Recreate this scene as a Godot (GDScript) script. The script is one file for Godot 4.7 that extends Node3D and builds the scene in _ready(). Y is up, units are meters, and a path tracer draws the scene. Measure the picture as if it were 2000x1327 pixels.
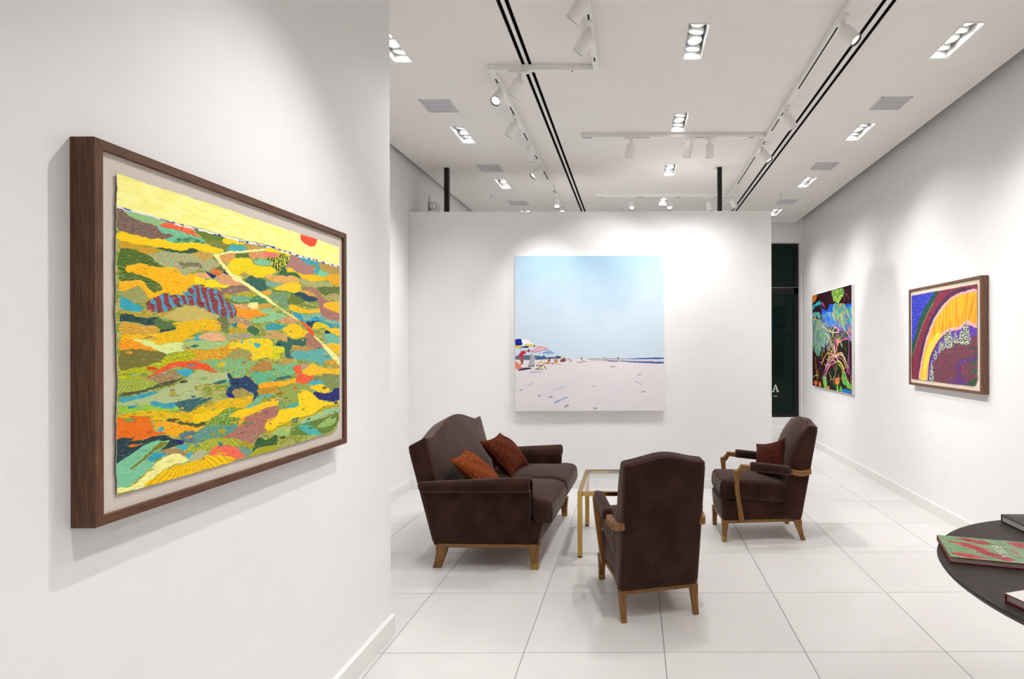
extends Node3D
# A white art gallery at night: lounge of brown velvet seats, paintings on the walls, track and recessed lights.
# Units are metres; y is up; the camera looks along -z. P(x, y, d) puts a point at distance d in front of the camera.

const FOCAL := 1141.0
const IMG_W := 2000.0
const IMG_H := 1327.0
const EYE := 1.332
const CEIL := 3.04
const X_NEAR := -1.138
const X_LEFT := -2.105
const X_RIGHT := 2.353
const D_BACK := 8.235
const D_PART := 5.447
const DOWN_ENERGY := 1.4
const DOWN_COLOR := Color(1.0, 0.995, 0.985)
const SPOT_COLOR := Color(0.995, 0.998, 1.0)
const SPOT_ENERGY := 1.5

var M := {}
var rng := RandomNumberGenerator.new()
var used := {}

func _ready():
	# ---- camera
	var cam := Camera3D.new()
	cam.name = "camera"
	cam.projection = Camera3D.PROJECTION_FRUSTUM
	cam.near = 0.05
	cam.far = 60.0
	cam.size = IMG_H / FOCAL * cam.near
	cam.frustum_offset = Vector2((1000.0 - 1240.0) / FOCAL, (675.0 - 663.5) / FOCAL) * cam.near
	cam.position = Vector3(0, EYE, 0)
	cam.rotation.z = -0.0025
	cam.current = true
	add_child(cam)
	# ---- air outside: night
	var env := Environment.new()
	env.background_mode = Environment.BG_COLOR
	env.background_color = Color(0.055, 0.105, 0.085)
	env.tonemap_mode = Environment.TONE_MAPPER_LINEAR
	env.tonemap_exposure = 1.58
	env.sdfgi_enabled = true
	env.ssao_enabled = true
	env.ssil_enabled = true
	var we := WorldEnvironment.new()
	we.name = "world_environment"
	we.environment = env
	add_child(we)
	rng.seed = 7
	materials()
	# ---- setting
	room()
	ceiling_and_lights()
	tracks_and_spots()
	ceiling_small_things()
	# ---- things
	sofa()
	armchairs()
	pillows()
	coffee_table()
	pictures()
	round_table_and_books()

# ------------------------------------------------------------------ naming and tagging
func P(x: float, y: float, d: float) -> Vector3:
	return Vector3(x, y, -d)

func numbered(n: String) -> String:
	if not used.has(n):
		used[n] = 0
		return n
	used[n] += 1
	return "%s_%03d" % [n, used[n]]

func tag(o: Node3D, label: String, category: String, group := "") -> Node3D:
	o.set_meta("label", label)
	o.set_meta("category", category)
	if group != "":
		o.set_meta("group", group)
	return o

func thing(n: String, label: String, category: String, at: Vector3, turn := 0.0, group := "") -> Node3D:
	var o := Node3D.new()
	o.name = numbered(n)
	add_child(o)
	o.position = at
	o.rotation.y = turn
	tag(o, label, category, group)
	return o

func mesh_node(n: String, mesh: Mesh, mat: Material, parent: Node3D, xf := Transform3D()) -> MeshInstance3D:
	var o := MeshInstance3D.new()
	o.name = n if parent != self else numbered(n)
	o.mesh = mesh
	o.material_override = mat
	o.transform = xf
	o.cast_shadow = GeometryInstance3D.SHADOW_CASTING_SETTING_ON
	parent.add_child(o, true)
	return o

func obj(n: String, st: SurfaceTool, mat: Material, parent: Node3D, xf := Transform3D()) -> MeshInstance3D:
	st.generate_normals()
	return mesh_node(n, st.commit(), mat, parent, xf)

func struct(n: String, st: SurfaceTool, mat: Material, label := "") -> MeshInstance3D:
	var o := obj(n, st, mat, self)
	o.set_meta("kind", "structure")
	if label != "":
		o.set_meta("label", label)
	return o

# ------------------------------------------------------------------ mesh building
func mb() -> SurfaceTool:
	var st := SurfaceTool.new()
	st.begin(Mesh.PRIMITIVE_TRIANGLES)
	return st

func tri(st: SurfaceTool, a: Vector3, b: Vector3, c: Vector3):
	st.add_vertex(a)
	st.add_vertex(b)
	st.add_vertex(c)

func quad(st: SurfaceTool, a: Vector3, b: Vector3, c: Vector3, d: Vector3):   # clockwise from the front
	tri(st, a, b, c)
	tri(st, a, c, d)

func box(st: SurfaceTool, lo: Vector3, hi: Vector3, bevel := 0.0):
	var c := (lo + hi) * 0.5
	var h := (hi - lo) * 0.5
	st.set_smooth_group(-1)
	rbox(st, Transform3D(Basis(), c), h, bevel, 1 if bevel > 0.0 else 0, Vector3i(1, 1, 1), null, -1)

func knots(h: float, r: float, seg: int, m: int) -> PackedFloat32Array:
	var a := PackedFloat32Array()
	for k in seg:
		a.append(-(h - r) - r * tan(PI / 4.0 * (1.0 - float(k) / seg)))
	for i in m + 1:
		a.append(lerpf(-(h - r), h - r, float(i) / m))
	for k in seg:
		a.append((h - r) + r * tan(PI / 4.0 * float(k + 1) / seg))
	return a

# a box with rounded edges; f bends the points, smooth group sg
func rbox(st: SurfaceTool, xf: Transform3D, h: Vector3, r: float, seg: int, m: Vector3i, f = null, sg := 0):
	st.set_smooth_group(sg)
	var inn := h - Vector3(r, r, r)
	var ks := [knots(h.x, r, seg, m.x), knots(h.y, r, seg, m.y), knots(h.z, r, seg, m.z)]
	for a in 3:
		var u := (a + 1) % 3
		var v := (a + 2) % 3
		var ku: PackedFloat32Array = ks[u]
		var kv: PackedFloat32Array = ks[v]
		for s in [-1.0, 1.0]:
			var grid := []
			for i in ku.size():
				var row := PackedVector3Array()
				for j in kv.size():
					var c := Vector3()
					c[a] = s * h[a]
					c[u] = ku[i]
					c[v] = kv[j]
					var inner := Vector3(clampf(c.x, -inn.x, inn.x), clampf(c.y, -inn.y, inn.y), clampf(c.z, -inn.z, inn.z))
					var d := c - inner
					var p := inner + (d.normalized() * r if d.length() > 0.0 else d)
					if f != null:
						p = f.call(p)
					row.append(xf * p)
				grid.append(row)
			for i in ku.size() - 1:
				for j in kv.size() - 1:
					if s > 0:
						quad(st, grid[i][j], grid[i][j + 1], grid[i + 1][j + 1], grid[i + 1][j])
					else:
						quad(st, grid[i][j], grid[i + 1][j], grid[i + 1][j + 1], grid[i][j + 1])

func inset(poly: PackedVector2Array, b: float) -> PackedVector2Array:
	var out := PackedVector2Array()
	var n := poly.size()
	for i in n:
		var e1 := (poly[i] - poly[(i + n - 1) % n]).normalized()
		var e2 := (poly[(i + 1) % n] - poly[i]).normalized()
		var n1 := Vector2(-e1.y, e1.x)
		var n2 := Vector2(-e2.y, e2.x)
		var k := maxf(0.35, 1.0 + n1.dot(n2))
		out.append(poly[i] + (n1 + n2) / k * b)
	return out

func fillet(poly: PackedVector2Array, r: float, seg: int) -> PackedVector2Array:
	var out := PackedVector2Array()
	var n := poly.size()
	for i in n:
		var p := poly[i]
		var a := poly[(i + n - 1) % n]
		var c := poly[(i + 1) % n]
		var q := minf(r, minf(p.distance_to(a), p.distance_to(c)) * 0.45)
		var p0 := p + (a - p).normalized() * q
		var p2 := p + (c - p).normalized() * q
		for k in seg + 1:
			var t := float(k) / seg
			out.append(p0.lerp(p, t).lerp(p.lerp(p2, t), t))
	return out

# an outline in x, y drawn out along z with rounded rims
func extrude(st: SurfaceTool, xf: Transform3D, outline: PackedVector2Array, depth: float, bevel := 0.0, seg := 1, f = null, smooth := false):
	var poly := outline
	if Geometry2D.is_polygon_clockwise(poly):
		poly = poly.duplicate()
		poly.reverse()
	var area := 0.0
	for i in poly.size():
		area += poly[i].cross(poly[(i + 1) % poly.size()])
	if area < 0.0:
		poly.reverse()
	var rings := []
	var zs := []
	if bevel <= 0.0:
		rings = [poly, poly]
		zs = [-depth / 2, depth / 2]
	else:
		for k in seg + 1:
			var g := PI / 2 * k / seg
			rings.append(inset(poly, bevel * (1.0 - sin(g))))
			zs.append(-depth / 2 + bevel * (1.0 - cos(g)))
		for k in seg + 1:
			var g := PI / 2 * (seg - k) / seg
			rings.append(inset(poly, bevel * (1.0 - sin(g))))
			zs.append(depth / 2 - bevel * (1.0 - cos(g)))
	var pts := []
	for k in rings.size():
		var row := PackedVector3Array()
		for q in rings[k]:
			var p := Vector3(q.x, q.y, zs[k])
			if f != null:
				p = f.call(p)
			row.append(xf * p)
		pts.append(row)
	st.set_smooth_group(0 if smooth else -1)
	var n := poly.size()
	for k in pts.size() - 1:
		for i in n:
			var j := (i + 1) % n
			quad(st, pts[k][i], pts[k + 1][i], pts[k + 1][j], pts[k][j])
	var ids := Geometry2D.triangulate_polygon(rings[0])
	st.set_smooth_group(1 if smooth else -1)
	var last := pts.size() - 1
	for t in range(0, ids.size(), 3):
		var a: Vector2 = rings[0][ids[t]]
		var b: Vector2 = rings[0][ids[t + 1]]
		var c: Vector2 = rings[0][ids[t + 2]]
		var ccw := (b - a).cross(c - a) > 0.0
		var i1 := ids[t + 1] if ccw else ids[t + 2]
		var i2 := ids[t + 2] if ccw else ids[t + 1]
		tri(st, pts[last][ids[t]], pts[last][i2], pts[last][i1])
		tri(st, pts[0][ids[t]], pts[0][i1], pts[0][i2])

# profile of (radius, y), bottom to top along the outside
func lathe(st: SurfaceTool, xf: Transform3D, prof: PackedVector2Array, seg := 24, smooth := true):
	st.set_smooth_group(0 if smooth else -1)
	for k in prof.size() - 1:
		for i in seg:
			var a0 := TAU * i / seg
			var a1 := TAU * (i + 1) / seg
			var p := prof[k]
			var q := prof[k + 1]
			var A := xf * Vector3(p.x * cos(a0), p.y, p.x * sin(a0))
			var B := xf * Vector3(q.x * cos(a0), q.y, q.x * sin(a0))
			var C := xf * Vector3(q.x * cos(a1), q.y, q.x * sin(a1))
			var D := xf * Vector3(p.x * cos(a1), p.y, p.x * sin(a1))
			if p.x > 1e-6:
				tri(st, A, C, D)
			if q.x > 1e-6:
				tri(st, A, B, C)

func tube(st: SurfaceTool, pts: PackedVector3Array, r: float, sides := 6, closed := false):
	st.set_smooth_group(0)
	var n := pts.size()
	var rings := []
	var up := Vector3(0.13, 0.97, 0.2).normalized()
	for i in n:
		var t: Vector3
		if closed:
			t = pts[(i + 1) % n] - pts[(i + n - 1) % n]
		else:
			t = pts[mini(i + 1, n - 1)] - pts[maxi(i - 1, 0)]
		t = t.normalized()
		var s := up - t * up.dot(t)
		if s.length() < 0.05:
			s = Vector3(1, 0, 0) - t * t.x
		s = s.normalized()
		up = s
		var w := t.cross(s)
		var row := PackedVector3Array()
		for k in sides:
			var g := TAU * k / sides
			row.append(pts[i] + (s * cos(g) + w * sin(g)) * r)
		rings.append(row)
	for i in (n if closed else n - 1):
		var A: PackedVector3Array = rings[i]
		var B: PackedVector3Array = rings[(i + 1) % n]
		for k in sides:
			var k2 := (k + 1) % sides
			quad(st, A[k], B[k], B[k2], A[k2])
	if not closed:
		for k in range(1, sides - 1):
			tri(st, rings[0][0], rings[0][k], rings[0][k + 1])
			tri(st, rings[n - 1][0], rings[n - 1][k + 1], rings[n - 1][k])

# a flat picture plane of size w x h in x, y at z, its texture once across, slightly bent by f
func picture(w: float, h: float, z: float, nx := 1, ny := 1, f = null) -> SurfaceTool:
	var st := mb()
	st.set_smooth_group(0)
	var at := func(i: int, j: int) -> Vector3:
		var p := Vector3((float(i) / nx - 0.5) * w, float(j) / ny * h, z)
		return f.call(p) if f != null else p
	for i in nx:
		for j in ny:
			for q in [[0, 0], [0, 1], [1, 1], [0, 0], [1, 1], [1, 0]]:
				st.set_uv(Vector2(float(i + q[0]) / nx, 1.0 - float(j + q[1]) / ny))
				st.add_vertex(at.call(i + q[0], j + q[1]))
	return st

# ------------------------------------------------------------------ materials
func mat(n: String, c: Color, rough := 0.8, metal := 0.0, spec := 0.5) -> StandardMaterial3D:
	var m := StandardMaterial3D.new()
	m.resource_name = n
	m.albedo_color = c
	m.roughness = rough
	m.metallic = metal
	m.metallic_specular = spec
	M[n] = m
	return m

func noise_tex(freq: float, sd: int, c1: Color, c2: Color, octaves := 4, lo := 0.3, hi := 0.7, size := 256, kind := FastNoiseLite.TYPE_SIMPLEX_SMOOTH) -> NoiseTexture2D:
	var nz := FastNoiseLite.new()
	nz.noise_type = kind
	nz.seed = sd
	nz.frequency = freq
	nz.fractal_octaves = octaves
	var t := NoiseTexture2D.new()
	t.width = size
	t.height = size
	t.seamless = true
	t.noise = nz
	var g := Gradient.new()
	g.offsets = PackedFloat32Array([lo, hi])
	g.colors = PackedColorArray([c1, c2])
	t.color_ramp = g
	return t

func textured(n: String, tex: Texture2D, scale: Vector3, rough := 0.8, spec := 0.5, world := false) -> StandardMaterial3D:
	var m := mat(n, Color.WHITE, rough, 0.0, spec)
	m.albedo_texture = tex
	m.uv1_triplanar = true
	m.uv1_world_triplanar = world
	m.uv1_scale = scale
	return m

func relief(m: StandardMaterial3D, freq: float, sd: int, depth_cm: float, octaves := 3):
	m.heightmap_enabled = true
	m.heightmap_texture = noise_tex(freq, sd, Color.BLACK, Color.WHITE, octaves, 0.0, 1.0)
	m.heightmap_scale = depth_cm

func materials():
	var w := textured("wall_paint", noise_tex(0.02, 3, Color(0.929, 0.924, 0.922), Color(0.934, 0.929, 0.927)), Vector3(0.7, 0.7, 0.7), 0.85, 0.3, true)
	textured("ceiling_paint", noise_tex(0.02, 5, Color(0.945, 0.925, 0.903), Color(0.95, 0.93, 0.908)), Vector3(0.7, 0.7, 0.7), 0.9, 0.3, true)
	mat("trim_paint", Color(0.91, 0.9, 0.89), 0.45)
	mat("white_metal", Color(0.95, 0.94, 0.925), 0.5)
	mat("fitting_white", Color(0.93, 0.93, 0.93), 0.35)
	mat("black", Color(0.025, 0.024, 0.024), 0.7)
	mat("black_steel", Color(0.05, 0.048, 0.047), 0.45, 0.3)
	mat("dark_inside", Color(0.1, 0.1, 0.11), 0.7)
	mat("vent_grey", Color(0.83, 0.82, 0.825), 0.7)
	mat("grout", Color(0.55, 0.53, 0.51), 0.9)
	for k in 3:
		var b := 0.818 + 0.006 * k
		var t := textured("tile_%d" % k, noise_tex(0.012, 20 + k, Color(b, b - 0.012, b - 0.018), Color(b + 0.014, b + 0.003, b - 0.003), 4), Vector3(0.5, 0.5, 0.5), 0.32, 0.4, true)
		t.roughness = 0.34
	# brown velvet: nap of two tones and a sheen
	var v := textured("velvet", noise_tex(0.014, 11, Color(0.76, 0.74, 0.73), Color(1.0, 1.0, 1.0), 5, 0.25, 0.75), Vector3(1.6, 1.1, 1.6), 0.85, 0.2)
	v.albedo_color = Color(0.236, 0.137, 0.1)
	v.rim_enabled = true
	v.rim = 1.0
	v.rim_tint = 0.42
	relief(v, 0.09, 12, 0.12)
	var pp := mat("piping", Color(0.29, 0.185, 0.145), 0.8, 0.0, 0.3)
	pp.rim_enabled = true
	pp.rim = 0.6
	pp.rim_tint = 0.7
	for q in [["rust_plush", Color(0.38, 0.17, 0.07), Color(0.52, 0.26, 0.12)], ["dark_plush", Color(0.25, 0.1, 0.05), Color(0.36, 0.16, 0.09)], ["maroon_velvet", Color(0.22, 0.09, 0.06), Color(0.3, 0.13, 0.09)]]:
		var pl := textured(q[0], noise_tex(0.05, 14, Color(0.74, 0.7, 0.68), Color.WHITE, 5), Vector3(3, 3, 3), 0.9, 0.2)
		pl.albedo_color = q[2]
		pl.rim_enabled = true
		pl.rim = 0.7
		pl.rim_tint = 0.9
		relief(pl, 0.16, 15, 0.35, 4)
	textured("oak", noise_tex(0.03, 16, Color(0.45, 0.29, 0.105), Color(0.56, 0.38, 0.16), 4), Vector3(9, 1.5, 9), 0.42, 0.5)
	textured("walnut", noise_tex(0.035, 17, Color(0.32, 0.205, 0.14), Color(0.415, 0.28, 0.2), 5), Vector3(1.0, 22, 22), 0.55, 0.4)
	textured("walnut_light", noise_tex(0.035, 18, Color(0.38, 0.27, 0.21), Color(0.48, 0.35, 0.28), 5), Vector3(1.0, 22, 22), 0.55, 0.4)
	textured("linen", noise_tex(0.24, 19, Color(0.79, 0.745, 0.7), Color(0.87, 0.83, 0.79), 2), Vector3(6, 6, 6), 0.95, 0.2)
	textured("cream_linen", noise_tex(0.24, 23, Color(0.83, 0.77, 0.69), Color(0.89, 0.84, 0.77), 2), Vector3(6, 6, 6), 0.95, 0.2)
	var ot := textured("dark_oak", noise_tex(0.04, 24, Color(0.13, 0.095, 0.088), Color(0.205, 0.155, 0.145), 5), Vector3(10, 10, 1.2), 0.5, 0.4)
	relief(ot, 0.08, 25, 0.03)
	mat("brass", Color(0.74, 0.6, 0.33), 0.14, 1.0)
	mat("brass_dull", Color(0.62, 0.52, 0.28), 0.4, 0.9)
	mat("nail", Color(0.5, 0.36, 0.2), 0.4, 0.8)
	mat("rubber", Color(0.06, 0.05, 0.05), 0.6)
	var g := mat("table_glass", Color(0.9, 0.97, 0.95, 0.06), 0.02)
	g.transparency = BaseMaterial3D.TRANSPARENCY_ALPHA
	var wg := mat("window_glass", Color(0.02, 0.05, 0.04, 0.55), 0.03, 0.0, 0.25)
	wg.transparency = BaseMaterial3D.TRANSPARENCY_ALPHA
	mat("letter_white", Color(0.86, 0.86, 0.82), 0.5)
	mat("letter_pale", Color(0.84, 0.66, 0.64), 0.5)
	mat("paper", Color(0.93, 0.91, 0.87), 0.8)
	mat("canvas_edge", Color(0.9, 0.89, 0.88), 0.8)
	var gl := mat("lamp_glow", Color(0.9, 0.9, 0.9), 0.4)
	gl.emission_enabled = true
	gl.emission = Color(1.0, 0.985, 0.97)
	gl.emission_energy_multiplier = 5.0
	var gs := mat("spot_glow", Color(0.9, 0.9, 0.9), 0.4)
	gs.emission_enabled = true
	gs.emission = Color(1.0, 0.98, 0.97)
	gs.emission_energy_multiplier = 8.0

# ------------------------------------------------------------------ the room
func room():
	# floor: a bed with square tiles on it, joints of 3 mm
	var st := mb()
	box(st, P(-2.4, -0.12, 8.6), P(2.6, -0.004, -3.4))
	var floor_node := struct("floor", st, M.grout, "pale square floor tiles laid in a straight grid")
	var pitch := 0.61
	var gap := 0.0016
	var d0 := 2.533
	var x0 := 0.125
	for i in range(-4, 4):
		for j in range(-1, 10):
			var xa := maxf(x0 + pitch * i, X_LEFT)
			var xb := minf(x0 + pitch * (i + 1), X_RIGHT)
			var da := d0 + pitch * j
			var db := minf(da + pitch, D_BACK)
			if xb - xa < 0.02 or db - da < 0.02 or (xb < X_NEAR and db < 2.7):
				continue
			var t := mb()
			var h := Vector3((xb - xa) / 2 - gap, 0.004, (db - da) / 2 - gap)
			rbox(t, Transform3D(), h, 0.0012, 1, Vector3i(1, 1, 1), null, -1)
			obj("tile", t, M["tile_%d" % (absi(i * 7 + j * 5 + i * j) % 3)], floor_node, Transform3D(Basis(), P((xa + xb) / 2, -0.004, (da + db) / 2)))
	# the same tiles behind the picture, joined
	var rest := mb()
	for i in range(-2, 4):
		for j in range(-9, -1):
			var xa := maxf(x0 + pitch * i, X_NEAR)
			var xb := minf(x0 + pitch * (i + 1), X_RIGHT)
			var da := maxf(d0 + pitch * j, -3.2)
			box(rest, P(xa + gap, -0.008, d0 + pitch * (j + 1) - gap), P(xb - gap, 0.0, da + gap))
	obj("tile_field", rest, M.tile_1, floor_node).set_meta("kind", "stuff")
	# walls
	st = mb()
	box(st, P(X_LEFT - 0.2, 0, 2.717), P(X_NEAR, 3.45, -3.2))
	struct("wall_left_near", st, M.wall_paint, "white wall on the left with the big framed landscape")
	st = mb()
	box(st, P(X_LEFT - 0.2, 0, D_BACK + 0.2), P(X_LEFT, 3.45, 2.717))
	struct("wall_left", st, M.wall_paint)
	st = mb()
	box(st, P(X_RIGHT, 0, D_BACK + 0.2), P(X_RIGHT + 0.2, 3.45, -3.2))
	struct("wall_right", st, M.wall_paint, "long white wall on the right with two pictures")
	st = mb()
	box(st, P(X_NEAR - 0.2, 0, -3.2), P(X_RIGHT + 0.2, 3.45, -3.4))
	struct("wall_rear", st, M.wall_paint)
	st = mb()
	var wx0 := -1.7
	var wx1 := 2.342
	box(st, P(X_LEFT, 0, D_BACK + 0.2), P(wx0, 3.45, D_BACK))
	box(st, P(wx1, 0.17, D_BACK + 0.2), P(X_RIGHT, 2.783, D_BACK))
	box(st, P(wx0, 0, D_BACK + 0.2), P(X_RIGHT, 0.17, D_BACK))
	box(st, P(wx0, 2.783, D_BACK + 0.2), P(X_RIGHT, 3.45, D_BACK))
	struct("wall_back", st, M.wall_paint)
	# partition hung between floor and posts
	st = mb()
	box(st, P(X_LEFT, 0, D_PART + 0.31), P(1.275, 2.583, D_PART), 0.002)
	struct("wall_partition", st, M.wall_paint, "freestanding white partition that carries the beach painting")
	# skirting boards
	var bh := 0.085
	for q in [["baseboard_left_near", P(X_NEAR, 0, 2.717), P(X_NEAR + 0.022, bh, -3.2)], ["baseboard_left", P(X_LEFT, 0, D_PART), P(X_LEFT + 0.015, bh, 2.717)],
			["baseboard_right", P(X_RIGHT - 0.015, 0, D_BACK), P(X_RIGHT, bh, -3.2)], ["baseboard_partition", P(X_LEFT + 0.015, 0, D_PART), P(1.275, bh, D_PART - 0.012)]]:
		st = mb()
		box(st, q[1], q[2], 0.0015)
		struct(q[0], st, M.trim_paint)
	window(wx0, wx1)

func window(wx0: float, wx1: float):
	var w := Node3D.new()
	w.name = "window_1"
	w.set_meta("kind", "structure")
	w.set_meta("label", "tall black framed storefront window, dark with night")
	add_child(w)
	var da := D_BACK + 0.12
	var db := D_BACK + 0.17
	var st := mb()
	box(st, P(wx0, 0.17, D_BACK + 0.2), P(wx1, 0.3, da - 0.03))
	obj("sill_kerb", st, M.wall_paint, w)
	st = mb()
	box(st, P(wx0, 0.3, db), P(wx1, 0.35, da), 0.002)
	box(st, P(wx0, 2.735, db), P(wx1, 2.783, da), 0.002)
	box(st, P(wx0, 2.06, db), P(wx1, 2.15, da), 0.002)
	box(st, P(wx1 - 0.062, 0.35, db), P(wx1, 2.735, da), 0.002)
	box(st, P(wx0, 0.35, db), P(wx0 + 0.06, 2.735, da), 0.002)
	for x in [-0.35, 1.0]:
		box(st, P(x - 0.03, 0.35, db), P(x + 0.03, 2.735, da), 0.002)
	obj("window_frame", st, M.black_steel, w)
	st = mb()
	box(st, P(wx0, 2.153, da + 0.001), P(wx1 - 0.001, 2.156, da - 0.003))
	obj("transom_bead", st, M.vent_grey, w)
	var xs := [wx0 + 0.06, -0.38, -0.32, 0.97, 1.03, wx1 - 0.062]
	for k in 3:
		for yy in [[0.35, 2.06], [2.15, 2.735]]:
			st = mb()
			st.set_smooth_group(-1)
			var a: float = xs[2 * k]
			var b: float = xs[2 * k + 1]
			var d := da + 0.028
			quad(st, P(a, yy[0], d), P(a, yy[1], d), P(b, yy[1], d), P(b, yy[0], d))
			obj("window_pane", st, M.window_glass, w)
	# lettering on the glass, as seen from inside
	lettering(w, "A", 0.145, M.paper, P(2.015, 0.71, da + 0.02), 0.0, true)
	st = mb()
	box(st, P(1.985, 0.595, da + 0.021), P(2.04, 0.601, da + 0.019))
	obj("letter_dash", st, M.paper, w)
	lettering(w, "TURAL", 0.12, M.black, P(2.16, 1.62, da + 0.034), PI, false)
	lettering(w, "RE", 0.12, M.black, P(2.235, 1.48, da + 0.034), PI, false)

func lettering(parent: Node3D, text: String, size: float, m: Material, at: Vector3, turn: float, serif: bool):
	var t := TextMesh.new()
	var fnt := SystemFont.new()
	fnt.font_names = PackedStringArray(["Droid Serif" if serif else "Droid Sans"])
	t.font = fnt
	t.text = text
	t.font_size = 64
	t.pixel_size = size / 64.0
	t.depth = 0.001
	mesh_node("lettering", t, m, parent, Transform3D(Basis(Vector3.UP, turn), at))

# ------------------------------------------------------------------ ceiling
const ROWS := {
	"left": [-1.386, [3.32, 4.73, 6.16, 7.56]],
	"middle": [0.345, [-1.5, -0.3, 0.9, 2.1, 3.295, 4.476, 5.687, 6.93]],
	"right": [1.809, [-1.0, 0.45, 1.87, 3.288, 4.685, 6.131, 7.51]],
}
# where the lamps of a row point: degrees towards +x, share of the energy, half cone
const TILTS := {"left": [[-14.0, 0.32, 44.0], [2.0, 0.2, 56.0]], "middle": [[-17.0, 0.82, 40.0], [39.0, 1.25, 44.0]], "right": [[6.0, 0.3, 44.0], [-8.0, 0.26, 70.0]]}
const SLOTS := [[-0.682, -0.621], [1.232, 1.301]]
const HW := 0.0525
const HD := 0.19

func ceiling_and_lights():
	var xe0 := -2.057
	var xe1 := 2.246
	var de0 := -3.1
	var de1 := 8.17
	var holes := []
	for k in ROWS:
		for d in ROWS[k][1]:
			holes.append([ROWS[k][0] - HW, ROWS[k][0] + HW, d - HD, d + HD])
	for s in SLOTS:
		holes.append([s[0], s[1], de0, de1 - 0.02])
	var xs := [xe0, xe1]
	var ds := [de0, de1]
	for h in holes:
		xs.append_array([h[0], h[1]])
		ds.append_array([h[2], h[3]])
	xs.sort()
	ds.sort()
	var st := mb()
	st.set_smooth_group(-1)
	for i in xs.size() - 1:
		for j in ds.size() - 1:
			if xs[i + 1] - xs[i] < 1e-5 or ds[j + 1] - ds[j] < 1e-5:
				continue
			var cx: float = (xs[i] + xs[i + 1]) / 2
			var cd: float = (ds[j] + ds[j + 1]) / 2
			var open := false
			for h in holes:
				if cx > h[0] and cx < h[1] and cd > h[2] and cd < h[3]:
					open = true
			if open:
				continue
			quad(st, P(xs[i], CEIL, ds[j]), P(xs[i], CEIL, ds[j + 1]), P(xs[i + 1], CEIL, ds[j + 1]), P(xs[i + 1], CEIL, ds[j]))
	# edges and the top of the hung ceiling
	var t := 3.24
	quad(st, P(xe0, CEIL, de0), P(xe0, t, de0), P(xe0, t, de1), P(xe0, CEIL, de1))
	quad(st, P(xe1, CEIL, de1), P(xe1, t, de1), P(xe1, t, de0), P(xe1, CEIL, de0))
	quad(st, P(xe0, CEIL, de1), P(xe0, t, de1), P(xe1, t, de1), P(xe1, CEIL, de1))
	quad(st, P(xe1, CEIL, de0), P(xe1, t, de0), P(xe0, t, de0), P(xe0, CEIL, de0))
	struct("ceiling", st, M.ceiling_paint, "flat off-white ceiling hung short of the walls")
	st = mb()
	box(st, P(X_LEFT - 0.2, 3.45, D_BACK + 0.2), P(X_RIGHT + 0.2, 3.6, -3.4))
	struct("ceiling_deck", st, M.ceiling_paint)
	# downlights
	var names := {"left": "left row", "middle": "middle row", "right": "right row"}
	var order := ["nearest", "second", "third", "farthest"]
	for k in ROWS:
		var seen := 0
		var proto := downlight(TILTS[k])
		var first := true
		for d in ROWS[k][1]:
			var o := proto
			if not first:
				o = proto.duplicate()
				o.name = numbered("recessed_downlight")
				add_child(o)
			first = false
			o.position = P(ROWS[k][0], CEIL, d)
			if k == "middle" and d < 3.0:   # the near lamps are dimmed on the right
				var dim := o.find_children("*", "SpotLight3D", false, false)
				dim[1].light_energy = DOWN_ENERGY * TILTS[k][1][1] * 0.4
			elif k == "middle":
				var full := o.find_children("*", "SpotLight3D", false, false)
				full[1].light_energy = DOWN_ENERGY * TILTS[k][1][1]
			if d > 3.0:
				tag(o, "recessed ceiling light of four round lamps, %s of the %s" % [order[mini(seen, 3)], names[k]], "downlight", "recessed ceiling lights")
				seen += 1
			else:
				tag(o, "recessed ceiling light over or behind the viewer, out of the picture", "downlight", "lights outside the picture")

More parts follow.
